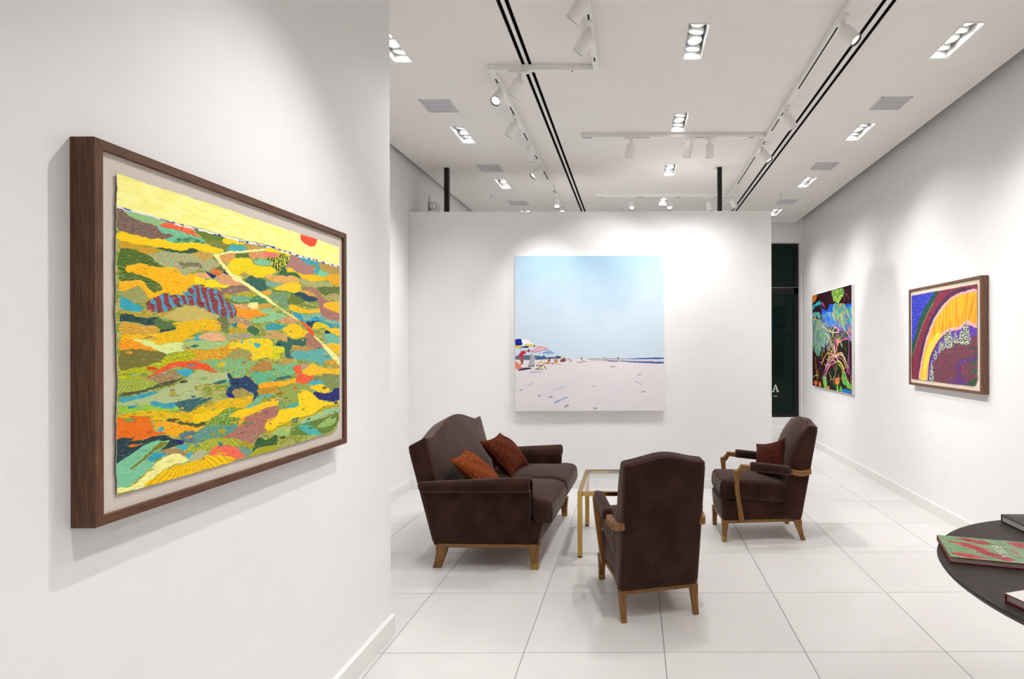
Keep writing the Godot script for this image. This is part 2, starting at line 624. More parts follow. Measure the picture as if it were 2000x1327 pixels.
func downlight(tilts: Array) -> Node3D:
	var o := Node3D.new()
	o.name = numbered("recessed_downlight")
	add_child(o)
	var st := mb()   # trim flush with the ceiling
	var a := HW
	var b := HD
	var tw := 0.007
	var y := -0.003
	for q in [[Vector3(-a - tw, y, -b - tw), Vector3(a + tw, 0.002, -b)], [Vector3(-a - tw, y, b), Vector3(a + tw, 0.002, b + tw)], [Vector3(-a - tw, y, -b), Vector3(-a, 0.002, b)], [Vector3(a, y, -b), Vector3(a + tw, 0.002, b)]]:
		box(st, q[0], q[1])
	obj("trim", st, M.fitting_white, o)
	st = mb()   # the box above
	st.set_smooth_group(-1)
	var h := 0.12
	for q in [[Vector3(-a, 0, -b), Vector3(-a, h, b)], [Vector3(a, 0, -b), Vector3(a, h, b)]]:
		box(st, q[0] - Vector3(0.002 if q[0].x < 0 else 0.0, 0, 0), q[1] + Vector3(0.002 if q[0].x > 0 else 0.0, 0, 0))
	box(st, Vector3(-a, 0, -b - 0.002), Vector3(a, h, -b))
	box(st, Vector3(-a, 0, b), Vector3(a, h, b + 0.002))
	obj("housing", st, M.fitting_white, o)
	st = mb()
	box(st, Vector3(-a, h, -b), Vector3(a, h + 0.004, b))
	obj("top_plate", st, M.dark_inside, o)
	var tilt := [0.25, -0.12, 0.3, -0.2]
	for k in 4:
		var z := -b + 0.048 + 0.0947 * k
		var bs := Basis(Vector3(1, 0, 0), tilt[k] * 0.6) * Basis(Vector3(0, 0, 1), tilt[(k + 1) % 4] * 0.5)
		var xf := Transform3D(bs, Vector3(0, 0.045, z))
		st = mb()
		lathe(st, Transform3D(), PackedVector2Array([Vector2(0.036, 0.004), Vector2(0.038, -0.012), Vector2(0.043, -0.012), Vector2(0.045, 0.0), Vector2(0.042, 0.04), Vector2(0.02, 0.055), Vector2(0.0, 0.055)]), 20)
		var hd := obj("lamp_head", st, M.fitting_white, o, xf)
		st = mb()
		lathe(st, Transform3D(), PackedVector2Array([Vector2(0.0, -0.002), Vector2(0.03, 0.0), Vector2(0.036, 0.004), Vector2(0.03, 0.012), Vector2(0.0, 0.012)]), 20)
		obj("lamp_lens", st, M.lamp_glow, hd)
	for k in tilts.size():
		var l := SpotLight3D.new()
		l.name = "light"
		l.light_color = DOWN_COLOR
		l.light_energy = DOWN_ENERGY * tilts[k][1]
		l.light_size = 0.06
		l.spot_range = 20.0
		l.spot_attenuation = 2.0
		l.spot_angle = tilts[k][2]
		l.spot_angle_attenuation = 1.0
		l.shadow_enabled = true
		o.add_child(l, true)
		l.position = Vector3(0, -0.012, -0.09 + 0.18 * k)
		l.basis = Basis(Vector3(0, 0, 1), deg_to_rad(tilts[k][0])) * Basis(Vector3(1, 0, 0), -PI / 2)
	return o

# ------------------------------------------------------------------ light tracks
func rail(o: Node3D, a: Vector3, b: Vector3):
	var st := mb()
	var lo := Vector3(minf(a.x, b.x) - 0.017, CEIL - 0.034, minf(a.z, b.z) - 0.017)
	var hi := Vector3(maxf(a.x, b.x) + 0.017, CEIL, maxf(a.z, b.z) + 0.017)
	box(st, lo, hi, 0.0015)
	obj("rail", st, M.white_metal, o)

func slit(o: Node3D, a: Vector3, b: Vector3):
	var st := mb()
	var lo := Vector3(minf(a.x, b.x) - 0.005, CEIL - 0.0348, minf(a.z, b.z) - 0.005)
	var hi := Vector3(maxf(a.x, b.x) + 0.005, CEIL - 0.033, maxf(a.z, b.z) + 0.005)
	box(st, lo, hi)
	obj("slot", st, M.black, o)

func tracks_and_spots():
	var xa := -0.87
	var xl := -0.232
	var o := thing("lighting_track", "white lighting track stepping left across the black slots, above the sofa", "lighting track", Vector3())
	rail(o, P(xl, 0, 0.3), P(xl, 0, 3.56))
	rail(o, P(xl - 0.034, 0, 3.56), P(xa + 0.034, 0, 3.56))
	rail(o, P(xa, 0, 3.56), P(xa, 0, 7.8))
	for q in [[3.666, 3.73], [4.1, 4.235], [4.6, 4.763], [5.134, 5.233], [5.61, 5.877], [6.3, 6.39]]:
		slit(o, P(xa, 0, q[0]), P(xa, 0, q[1]))
	for q in [[2.957, 3.04], [3.4, 3.435]]:
		slit(o, P(xl, 0, q[0]), P(xl, 0, q[1]))
	slit(o, P(-0.757, 0, 3.56), P(-0.753, 0, 3.56))
	slit(o, P(-0.378, 0, 3.56), P(-0.376, 0, 3.56))
	var xr := 1.072
	o = thing("lighting_track", "white lighting track along the right black slots with two cross arms", "lighting track", Vector3())
	rail(o, P(xr, 0, 0.3), P(xr, 0, 7.8))
	for d in [4.706, 6.6]:
		rail(o, P(-0.41, 0, d), P(xr - 0.034, 0, d))
	for q in [[3.08, 3.81], [4.2, 4.26], [4.33, 4.56], [4.8, 4.835], [5.2, 6.06]]:
		slit(o, P(xr, 0, q[0]), P(xr, 0, q[1]))
	for q in [[-0.41, -0.345], [0.025, 0.123], [0.492, 0.558], [0.927, 0.956]]:
		slit(o, P(q[0], 0, 4.706), P(q[1], 0, 4.706))
	for q in [[-0.41, -0.347], [0.029, 0.104], [0.469, 0.509], [0.885, 0.937]]:
		slit(o, P(q[0], 0, 6.6), P(q[1], 0, 6.6))
	# spots: where they hang, what they aim at, whether along the track's x
	spot(P(xa, 0, 3.775), P(-1.1, 1.25, 2.0), "lit lens, nearest on the left track", 0.7)
	spot(P(xa, 0, 4.27), P(-2.1, 1.0, 4.82), "second on the left track, dark rim seen edge-on", 0.3)
	spot(P(xa, 0, 4.81), P(-0.8, 1.1, 5.44), "third on the left track, facing away", 0.6)
	spot(P(xa, 0, 5.395), P(-2.1, 1.6, 4.5), "fourth on the left track, lit lens", 0.3)
	spot(P(xa, 0, 6.54), P(-0.75, 1.9, 5.76), "fifth on the left track, glaring lens", 0.9)
	spot(P(xa, 0, 6.98), P(-0.6, 2.2, 5.76), "farthest on the left track, glaring at the partition top", 0.9)
	spot(P(-0.70, 0, 3.56), P(-2.1, 0.6, 4.65), "under the short cross piece before the black slots", 0.35, true)
	spot(P(xl, 0, 3.05), P(-2.1, 0.95, 4.3), "near the track corner at the top of the picture", 0.35)
	spot(P(xl, 0, 2.74), P(-2.1, 0.95, 4.05), "cut off by the top edge of the picture", 0.3)
	spot(P(xl, 0, 1.92), P(-1.12, 0.6, 1.6), "out of the picture above the framed landscape", 0.75, false, 42.0)
	spot(P(-0.025, 0, 4.706), P(-0.4, 1.35, 5.44), "leftmost on the near cross arm", 0.4, true, 46.0)
	spot(P(0.44, 0, 4.706), P(0.15, 1.3, 5.44), "middle one on the near cross arm", 0.4, true, 46.0)
	spot(P(0.607, 0, 4.706), P(0.7, 1.3, 5.44), "rightmost on the near cross arm", 0.4, true, 46.0)
	spot(P(-0.03, 0, 6.6), P(-0.05, 1.7, 5.76), "left lit one on the far cross arm", 0.9, true)
	spot(P(0.393, 0, 6.6), P(0.38, 1.7, 5.76), "middle lit one on the far cross arm", 0.9, true)
	spot(P(0.839, 0, 6.6), P(1.3, 0.6, 6.9), "unlit-looking one left of the right black post", 0.7, true)
	spot(P(xr, 0, 3.0), P(2.35, 1.0, 2.0), "lit lens, nearest on the right track", 0.2, false, 25.0)
	spot(P(xr, 0, 4.12), P(2.3, 1.05, 4.62), "second on the right track, dark rim seen edge-on", 0.26, false, 25.0)
	spot(P(xr, 0, 4.9), P(2.3, 1.05, 4.3), "third on the right track, lit lens", 0.34, false, 25.0)
	spot(P(xr, 0, 6.5), P(2.33, 1.0, 6.75), "fourth on the right track, facing away", 0.4, false, 25.0)
	spot(P(xr, 0, 7.0), P(2.33, 1.0, 7.2), "farthest on the right track, just above the partition", 0.36, false, 25.0)

func spot(at: Vector3, aim: Vector3, what: String, power: float, across := false, cone := 34.0):
	var o := thing("track_spotlight", "white track spotlight, " + what, "spotlight", Vector3(at.x, CEIL - 0.034, at.z), 0.0, "track spotlights")
	var st := mb()
	var hx := 0.055 if across else 0.014
	var hz := 0.014 if across else 0.055
	rbox(st, Transform3D(Basis(), Vector3(0, -0.007, 0)), Vector3(hx, 0.007, hz), 0.003, 1, Vector3i(1, 1, 1), null, -1)
	obj("adapter", st, M.white_metal, o)
	st = mb()
	lathe(st, Transform3D(), PackedVector2Array([Vector2(0, -0.052), Vector2(0.009, -0.05), Vector2(0.011, -0.04), Vector2(0.011, -0.014), Vector2(0.0, -0.013)]), 14)
	obj("stem", st, M.white_metal, o)
	var pivot := Vector3(0, -0.052, 0)
	var dir := (aim - (o.position + pivot)).normalized()
	var y := -dir
	var x := y.cross(Vector3(0.31, 0.2, 0.93)).normalized()
	var bs := Basis(x, y, x.cross(y))
	var xf := Transform3D(bs, pivot + dir * 0.025)
	st = mb()
	lathe(st, Transform3D(), PackedVector2Array([Vector2(0.029, -0.077), Vector2(0.0325, -0.077), Vector2(0.0335, -0.074), Vector2(0.0335, 0.01), Vector2(0.031, 0.02), Vector2(0.016, 0.03), Vector2(0.012, 0.04), Vector2(0.0, 0.042)]), 24)
	var hd := obj("lamp_head", st, M.white_metal, o, xf)
	st = mb()
	lathe(st, Transform3D(), PackedVector2Array([Vector2(0.0265, -0.065), Vector2(0.0275, -0.079), Vector2(0.0318, -0.079), Vector2(0.0325, -0.07)]), 24)
	obj("lens_ring", st, M.black_steel, hd)
	st = mb()
	lathe(st, Transform3D(), PackedVector2Array([Vector2(0.0, -0.071), Vector2(0.02, -0.07), Vector2(0.028, -0.066), Vector2(0.02, -0.06), Vector2(0.0, -0.06)]), 24)
	obj("lamp_lens", st, M.spot_glow, hd)
	var l := SpotLight3D.new()
	l.name = "light"
	l.light_color = SPOT_COLOR
	l.light_energy = SPOT_ENERGY * power
	l.light_size = 0.026
	l.spot_range = 20.0
	l.spot_attenuation = 2.0
	l.spot_angle = cone
	l.spot_angle_attenuation = 1.0
	l.shadow_enabled = true
	hd.add_child(l)
	l.position = Vector3(0, -0.083, 0)
	l.rotation.x = -PI / 2

# ------------------------------------------------------------------ small things on the ceiling
func ceiling_small_things():
	for k in 2:
		var s = SLOTS[k]
		var side: String = ["left", "right"][k]
		var o := thing("slot_diffuser", "pair of long black ceiling slots running away on the %s" % side, "air diffuser", P((s[0] + s[1]) / 2, CEIL, 3.0))
		var hw: float = (s[1] - s[0]) / 2
		for q in [[-hw, -hw + 0.02], [hw - 0.02, hw]]:
			var st := mb()
			box(st, Vector3(q[0], 0.04, -5.15), Vector3(q[1], 0.045, 6.1))
			box(st, Vector3(q[0] - 0.001, 0.0005, -5.15), Vector3(q[0], 0.045, 6.1))
			box(st, Vector3(q[1], 0.0005, -5.15), Vector3(q[1] + 0.001, 0.045, 6.1))
			obj("slot", st, M.black, o)
		var st2 := mb()
		box(st2, Vector3(-hw + 0.0205, 0.0, -5.15), Vector3(hw - 0.0205, 0.04, 6.1))
		obj("divider", st2, M.white_metal, o)
	# square grilles
	var place := ["nearest", "middle", "farthest"]
	for side in [["left", -1.388, [4.155, 5.61, 6.99]], ["right", 1.81, [4.127, 5.573, 6.955]]]:
		for k in 3:
			var o := thing("air_grille", "flat grey square ceiling grille, %s of the three on the %s" % [place[k], side[0]], "grille", P(side[1], CEIL, side[2][k]), 0.0, "grey ceiling grilles")
			var st := mb()
			var a := 0.108
			box(st, Vector3(-a, -0.001, -a), Vector3(a, 0.0, a))
			obj("plate", st, M.vent_grey, o)
			st = mb()
			for q in [[Vector3(-a, -0.005, -a), Vector3(a, -0.001, -a + 0.008)], [Vector3(-a, -0.005, a - 0.008), Vector3(a, -0.001, a)], [Vector3(-a, -0.005, -a), Vector3(-a + 0.008, -0.001, a)], [Vector3(a - 0.008, -0.005, -a), Vector3(a, -0.001, a)]]:
				box(st, q[0], q[1])
			obj("frame", st, M.vent_grey, o)
			st = mb()
			for i in 12:
				var z := -a + 0.02 + 0.016 * i
				box(st, Vector3(-a + 0.008, -0.004, z), Vector3(a - 0.008, -0.001, z + 0.008))
			obj("louvre", st, M.vent_grey, o).set_meta("kind", "stuff")
	for q in [[-1.613, 6.59, "left"], [1.647, 6.578, "right"]]:
		var o := thing("sprinkler", "small pendent sprinkler head in the %s part of the ceiling" % q[2], "sprinkler", P(q[0], CEIL, q[1]), 0.0, "ceiling sprinklers")
		var st := mb()
		lathe(st, Transform3D(), PackedVector2Array([Vector2(0.0, -0.004), Vector2(0.03, -0.003), Vector2(0.032, 0.0)]), 16)
		obj("cover_ring", st, M.white_metal, o)
		st = mb()
		lathe(st, Transform3D(), PackedVector2Array([Vector2(0.0, -0.036), Vector2(0.015, -0.036), Vector2(0.015, -0.033), Vector2(0.004, -0.032), Vector2(0.006, -0.015), Vector2(0.008, -0.004)]), 12)
		obj("deflector", st, M.vent_grey, o)
	# posts that hold the partition
	for q in [[-1.798, "left"], [0.815, "right"]]:
		var o := thing("support_post", "black steel post from the partition top to the ceiling, %s one" % q[1], "post", P(q[0], 2.583, 5.6), 0.0, "black partition posts")
		var st := mb()
		box(st, Vector3(-0.021, 0, -0.021), Vector3(0.021, CEIL - 2.583 - 0.004, 0.021), 0.001)
		obj("post", st, M.black_steel, o)
		st = mb()
		box(st, Vector3(-0.05, CEIL - 2.583 - 0.004, -0.05), Vector3(0.05, CEIL - 2.583, 0.05))
		obj("top_plate", st, M.white_metal, o)
	# emergency light on the left wall, half behind the partition
	var e := thing("emergency_light", "white emergency light with round lamp heads on the left wall above the partition", "emergency light", P(X_LEFT, 2.62, 6.08), PI / 2)
	var st3 := mb()
	rbox(st3, Transform3D(Basis(), Vector3(0, 0.05, 0.03)), Vector3(0.13, 0.05, 0.03), 0.012, 2, Vector3i(1, 1, 1))
	obj("body", st3, M.fitting_white, e)
	for sx in [-1.0, 1.0]:
		var xf := Transform3D(Basis(Vector3(0, 1, 0), sx * 0.5) * Basis(Vector3(1, 0, 0), PI / 2 + 0.2), Vector3(sx * 0.075, 0.155, 0.03))
		st3 = mb()
		lathe(st3, Transform3D(), PackedVector2Array([Vector2(0.0, -0.03), Vector2(0.03, -0.028), Vector2(0.05, 0.0), Vector2(0.055, 0.035), Vector2(0.05, 0.037), Vector2(0.045, 0.02), Vector2(0.0, 0.02)]), 24)
		var hd := obj("lamp_head", st3, M.fitting_white, e, xf)
		st3 = mb()
		lathe(st3, Transform3D(), PackedVector2Array([Vector2(0.022, 0.021), Vector2(0.026, 0.03), Vector2(0.03, 0.03), Vector2(0.033, 0.021)]), 20)
		obj("lamp_ring", st3, M.vent_grey, hd)

# ------------------------------------------------------------------ seats
const SIDE := Basis(Vector3(0, 0, 1), Vector3(0, 1, 0), Vector3(-1, 0, 0))   # an outline in (z, y) drawn out along x

func pts2(a: Array) -> PackedVector2Array:
	var out := PackedVector2Array()
	for i in range(0, a.size(), 2):
		out.append(Vector2(a[i], a[i + 1]))
	return out

func leg(o: Node3D, outline: Array, x: float, w_top: float, w_foot: float, top: float, capped: bool):
	var st := mb()
	var f := func(p: Vector3) -> Vector3:
		var t := clampf(p.y / top, 0.0, 1.0)
		return Vector3(p.x, p.y, p.z * lerpf(w_foot / w_top, 1.0, t * t * 0.4 + t * 0.6))
	extrude(st, Transform3D(SIDE, Vector3(x, 0, 0)), pts2(outline), w_top, 0.003, 1, f)
	var l := obj("leg", st, M.oak, o)
	if capped:
		st = mb()
		var n := outline.size()
		var zf: float = outline[0]
		var zb: float = outline[n - 2]
		var lean := (outline[2] - outline[0]) / maxf(outline[3] - outline[1], 0.01) as float
		var lean2 := (outline[n - 4] - outline[n - 2]) / maxf(outline[n - 3] - outline[n - 1], 0.01) as float
		extrude(st, Transform3D(SIDE, Vector3(x, 0, 0)), pts2([zf + 0.0015, 0.0, zf + 0.0015 + lean * 0.045, 0.045, zb - 0.0015 + lean2 * 0.026, 0.026, zb - 0.0015, 0.0]), w_foot + 0.006, 0.002, 1)
		obj("brass_cap", st, M.brass_dull, l).set_meta("label", "brass shoe on the front leg")

func nails(o: Node3D, rows: Array):
	var st := mb()
	for r in rows:
		var a: Vector3 = r[0]
		var b: Vector3 = r[1]
		var n := maxi(2, int(a.distance_to(b) / 0.011))
		for i in n + 1:
			var p := a.lerp(b, float(i) / n)
			lathe(st, Transform3D(Basis(), p), PackedVector2Array([Vector2(0, -0.003), Vector2(0.003, 0), Vector2(0, 0.003)]), 5)
	obj("nail_trim", st, M.nail, o).set_meta("kind", "stuff")

# zoomed pixels of the side view to (z, y)
func sv(a: Array) -> PackedVector2Array:
	var out := PackedVector2Array()
	for i in range(0, a.size(), 2):
		out.append(Vector2(0.27 - (a[i] - 205.0) * 0.000782, (1200.0 - a[i + 1]) * 0.000782))
	return out

func camel(x: float, half: float, edge: float, hump: float, flat_from: float, flick := 0.0) -> float:
	var t := absf(x) / half
	var u := minf(t / flat_from, 1.0)
	return edge + hump * (0.5 + 0.5 * cos(PI * u)) + flick * smoothstep(0.8, 1.0, t)

func back_shape(half: float, thick: float, edge: float, hump: float, flat_from: float, flick: float, crown: float, round_top: float, slope: float) -> Callable:
	return func(p: Vector3) -> Vector3:
		var top := camel(p.x, half, edge, hump, flat_from, flick)
		var t := p.y + 0.5
		var q := p
		q.y = t * top - slope * smoothstep(0.6, 1.0, t) * (0.5 - 0.5 * p.z / thick)
		if p.z > 0.0:
			var side := 1.0 - pow(absf(p.x) / half, 4.0)
			q.z += p.z / thick * crown * side * sin(PI * clampf(t * 0.95, 0.0, 1.0))
			q.z -= p.z / thick * round_top * pow(clampf(t, 0.0, 1.0), 7.0)
		return q

func backrest(o: Node3D, at: Vector3, lean: float, half: float, thick: float, edge: float, hump: float, flat_from: float, flick: float, crown: float, round_top: float, r: float, slope: float, front_piping: bool):
	var f := back_shape(half, thick, edge, hump, flat_from, flick, crown, round_top, slope)
	var xf := Transform3D(Basis(Vector3(1, 0, 0), -lean), at)
	var st := mb()
	rbox(st, xf, Vector3(half, 0.5, thick), r, 4, Vector3i(22, 16, 3), f)
	var b := obj("backrest", st, M.velvet, o)
	# piping round the rim of the back and of the front
	for s in [[-1.0], [1.0]] if front_piping else [[-1.0]]:
		var path := PackedVector3Array()
		var zz: float = s[0] * (thick - r * 0.3)
		var ins: float = r * 0.3
		for i in 15:
			path.append(f.call(Vector3(-half + ins, -0.45 + 0.9 * i / 14.0, zz)))
		for i in range(1, 24):
			path.append(f.call(Vector3(lerpf(-half + ins, half - ins, i / 24.0), 0.5 - ins / edge, zz)))
		for i in 15:
			path.append(f.call(Vector3(half - ins, 0.45 - 0.9 * i / 14.0, zz)))
		for i in path.size():
			path[i] = xf * path[i]
		st = mb()
		tube(st, path, 0.0042, 6)
		obj("piping", st, M.piping, b)

func rim_path(hx: float, hz: float, r: float, y: float, f) -> PackedVector3Array:
	var path := PackedVector3Array()
	var c := fillet(PackedVector2Array([Vector2(-hx, -hz), Vector2(hx, -hz), Vector2(hx, hz), Vector2(-hx, hz)]), r, 4)
	for i in c.size():
		var a := c[i]
		var b := c[(i + 1) % c.size()]
		var n := maxi(1, int(a.distance_to(b) / 0.04))
		for k in n:
			var p := a.lerp(b, float(k) / n)
			path.append(f.call(Vector3(p.x, y, p.y)))
	return path

func cushion(o: Node3D, at: Vector3, tilt: float, h: Vector3, r: float, crown: float, f):
	var st := mb()
	var xf := Transform3D(Basis(Vector3(1, 0, 0), tilt), at)
	var g := func(p: Vector3) -> Vector3:
		var q := p
		var k := (1.0 - pow(absf(p.x) / h.x, 2.4)) * (1.0 - pow(absf(p.z) / h.z, 2.4))
		if p.y > 0:
			q.y += crown * k
		var edge := maxf(absf(p.x) / h.x, absf(p.z) / h.z)
		# gathered fabric on the boxing
		if edge > 0.9:
			var s := sin(p.x * 95.0 + 1.3 * sin(p.x * 31.0)) + sin(p.z * 95.0 + 1.7)
			q += Vector3(signf(p.x) if absf(p.x) / h.x > 0.9 else 0.0, 0, signf(p.z) if absf(p.z) / h.z > 0.9 else 0.0) * 0.0022 * s * (1.0 - pow(absf(p.y) / h.y, 4.0))
			q += Vector3(signf(p.x) if absf(p.x) / h.x > 0.97 else 0.0, 0, signf(p.z) if absf(p.z) / h.z > 0.97 else 0.0) * 0.012 * (1.0 - pow(absf(p.y) / h.y, 2.0))
		return f.call(q) if f != null else q
	rbox(st, xf, h, r, 3, Vector3i(26, 4, 26), g)
	var c := obj("seat_cushion", st, M.velvet, o)
	for s in [-1.0, 1.0]:
		var path := rim_path(h.x - r * 0.25, h.z - r * 0.25, r, s * (h.y - r * 0.3), g)
		for i in path.size():
			path[i] = xf * path[i]
		st = mb()
		tube(st, path, 0.004, 5, true)
		obj("piping", st, M.piping, c)

func armchair() -> Node3D:
	var o := Node3D.new()
	o.name = numbered("armchair")
	add_child(o)
	for s in [-1.0, 1.0]:
		leg(o, [0.3, 0.0, 0.301, 0.05, 0.305, 0.142, 0.259, 0.142, 0.271, 0.06, 0.274, 0.0], s * 0.19, 0.046, 0.03, 0.142, true)
		leg(o, [-0.243, 0.0, -0.226, 0.045, -0.206, 0.09, -0.186, 0.142, -0.243, 0.142, -0.246, 0.09, -0.257, 0.04, -0.272, 0.0], s * 0.183, 0.038, 0.027, 0.142, false)
	var st := mb()
	var taper := func(p: Vector3) -> Vector3:
		return Vector3(p.x * lerpf(0.88, 1.0, clampf((p.z + 0.25) / 0.54, 0.0, 1.0)), p.y, p.z)
	rbox(st, Transform3D(Basis(), Vector3(0, 0.133, 0.026)), Vector3(0.2, 0.01, 0.268), 0.003, 1, Vector3i(2, 1, 4), taper, -1)
	obj("seat_rail", st, M.oak, o)
	st = mb()
	var bf := func(p: Vector3) -> Vector3:
		var q: Vector3 = taper.call(p)
		q.x *= 1.0 + 0.05 * clampf(1.0 - pow(p.y / 0.08, 2.0), 0.0, 1.0)
		if p.z > 0.2:
			q.z += 0.012 * (1.0 - pow(p.x / 0.24, 2.0)) + 0.1 * clampf(p.y + 0.08, 0.0, 0.2)
		return q
	rbox(st, Transform3D(Basis(), Vector3(0, 0.21, 0.02)), Vector3(0.194, 0.071, 0.27), 0.022, 3, Vector3i(8, 5, 10), bf)
	obj("seat_base", st, M.velvet, o)
	cushion(o, Vector3(0, 0.335, 0.058), -0.075, Vector3(0.194, 0.064, 0.245), 0.026, 0.024, null)
	backrest(o, Vector3(0, 0.142, -0.172), 0.185, 0.203, 0.07, 0.656, 0.034, 1.0, 0.0, 0.03, 0.075, 0.024, 0.0, false)
	for s in [-1.0, 1.0]:
		st = mb()
		var arm := sv([430, 530, 345, 519, 330, 545, 302, 571, 281, 573, 278, 600, 287, 680, 295, 760, 309, 860, 323, 940, 333, 1026, 382, 1026, 366, 940, 346, 850, 331, 760, 325, 680, 325, 612, 345, 594, 362, 562, 430, 574])
		var af := func(p: Vector3) -> Vector3:
			return Vector3(p.x, p.y, p.z + s * 0.035 * clampf((0.45 - p.y) / 0.31, 0.0, 1.0))
		extrude(st, Transform3D(SIDE, Vector3(s * 0.237, 0, 0.02)), arm, 0.03, 0.004, 1, af)
		# bar under the pad, then the piece that sweeps in to the back
		var bar := sv([420, 566, 775, 612, 775, 598, 420, 550])
		extrude(st, Transform3D(SIDE, Vector3(s * 0.237, 0, 0.02)), bar, 0.034, 0.002, 1)
		var sweep := func(p: Vector3) -> Vector3:
			var t := clampf((-0.16 - p.x) / 0.145, 0.0, 1.0)
			return Vector3(p.x, p.y - 0.012 * sin(t * PI), p.z + s * 0.034 * t * t)
		var tail := PackedVector2Array()
		for i in 9:
			tail.append(Vector2(-0.16 - 0.145 * i / 8.0, 0.495 - 0.005 * i / 8.0))
		for i in 9:
			tail.append(Vector2(-0.305 + 0.145 * i / 8.0, 0.455 + 0.005 * i / 8.0))
		extrude(st, Transform3D(SIDE, Vector3(s * 0.235, 0, 0.0)), tail, 0.032, 0.004, 1, sweep)
		obj("arm_frame", st, M.oak, o)
		st = mb()
		var pf := func(p: Vector3) -> Vector3:
			var q := p
			if p.y > 0:
				q.y += 0.006 * (1.0 - pow(p.x / 0.03, 2.0))
			return q
		rbox(st, Transform3D(Basis(Vector3(1, 0, 0), -0.118), Vector3(s * 0.237, 0.5, -0.014)), Vector3(0.029, 0.027, 0.137), 0.017, 4, Vector3i(3, 1, 6), pf)
		obj("arm_pad", st, M.velvet, o)
	var rows := []
	for s in [-1.0, 1.0]:
		rows.append([Vector3(s * 0.215, 0.15, 0.22), Vector3(s * 0.212, 0.15, 0.28)])
		rows.append([Vector3(s * 0.206, 0.15, 0.165), Vector3(s * 0.211, 0.235, 0.19)])
		rows.append([Vector3(s * 0.188, 0.15, -0.24), Vector3(s * 0.194, 0.15, -0.17)])
		rows.append([Vector3(s * 0.2, 0.152, -0.2435), Vector3(s * 0.15, 0.152, -0.2435)])
	nails(o, rows)
	return o

func armchairs():
	var a := armchair()
	a.position = P(0.883, 0, 4.165)
	a.rotation.y = deg_to_rad(-87.8)
	tag(a, "brown velvet armchair seen from the side, facing left, with a small cushion", "armchair", "pair of brown armchairs")
	var b := a.duplicate()
	b.name = numbered("armchair")
	add_child(b)
	b.position = P(0.06, 0, 3.105)
	b.rotation.y = deg_to_rad(-166.3)
	tag(b, "brown velvet armchair seen from behind, in front of the glass table", "armchair", "pair of brown armchairs")

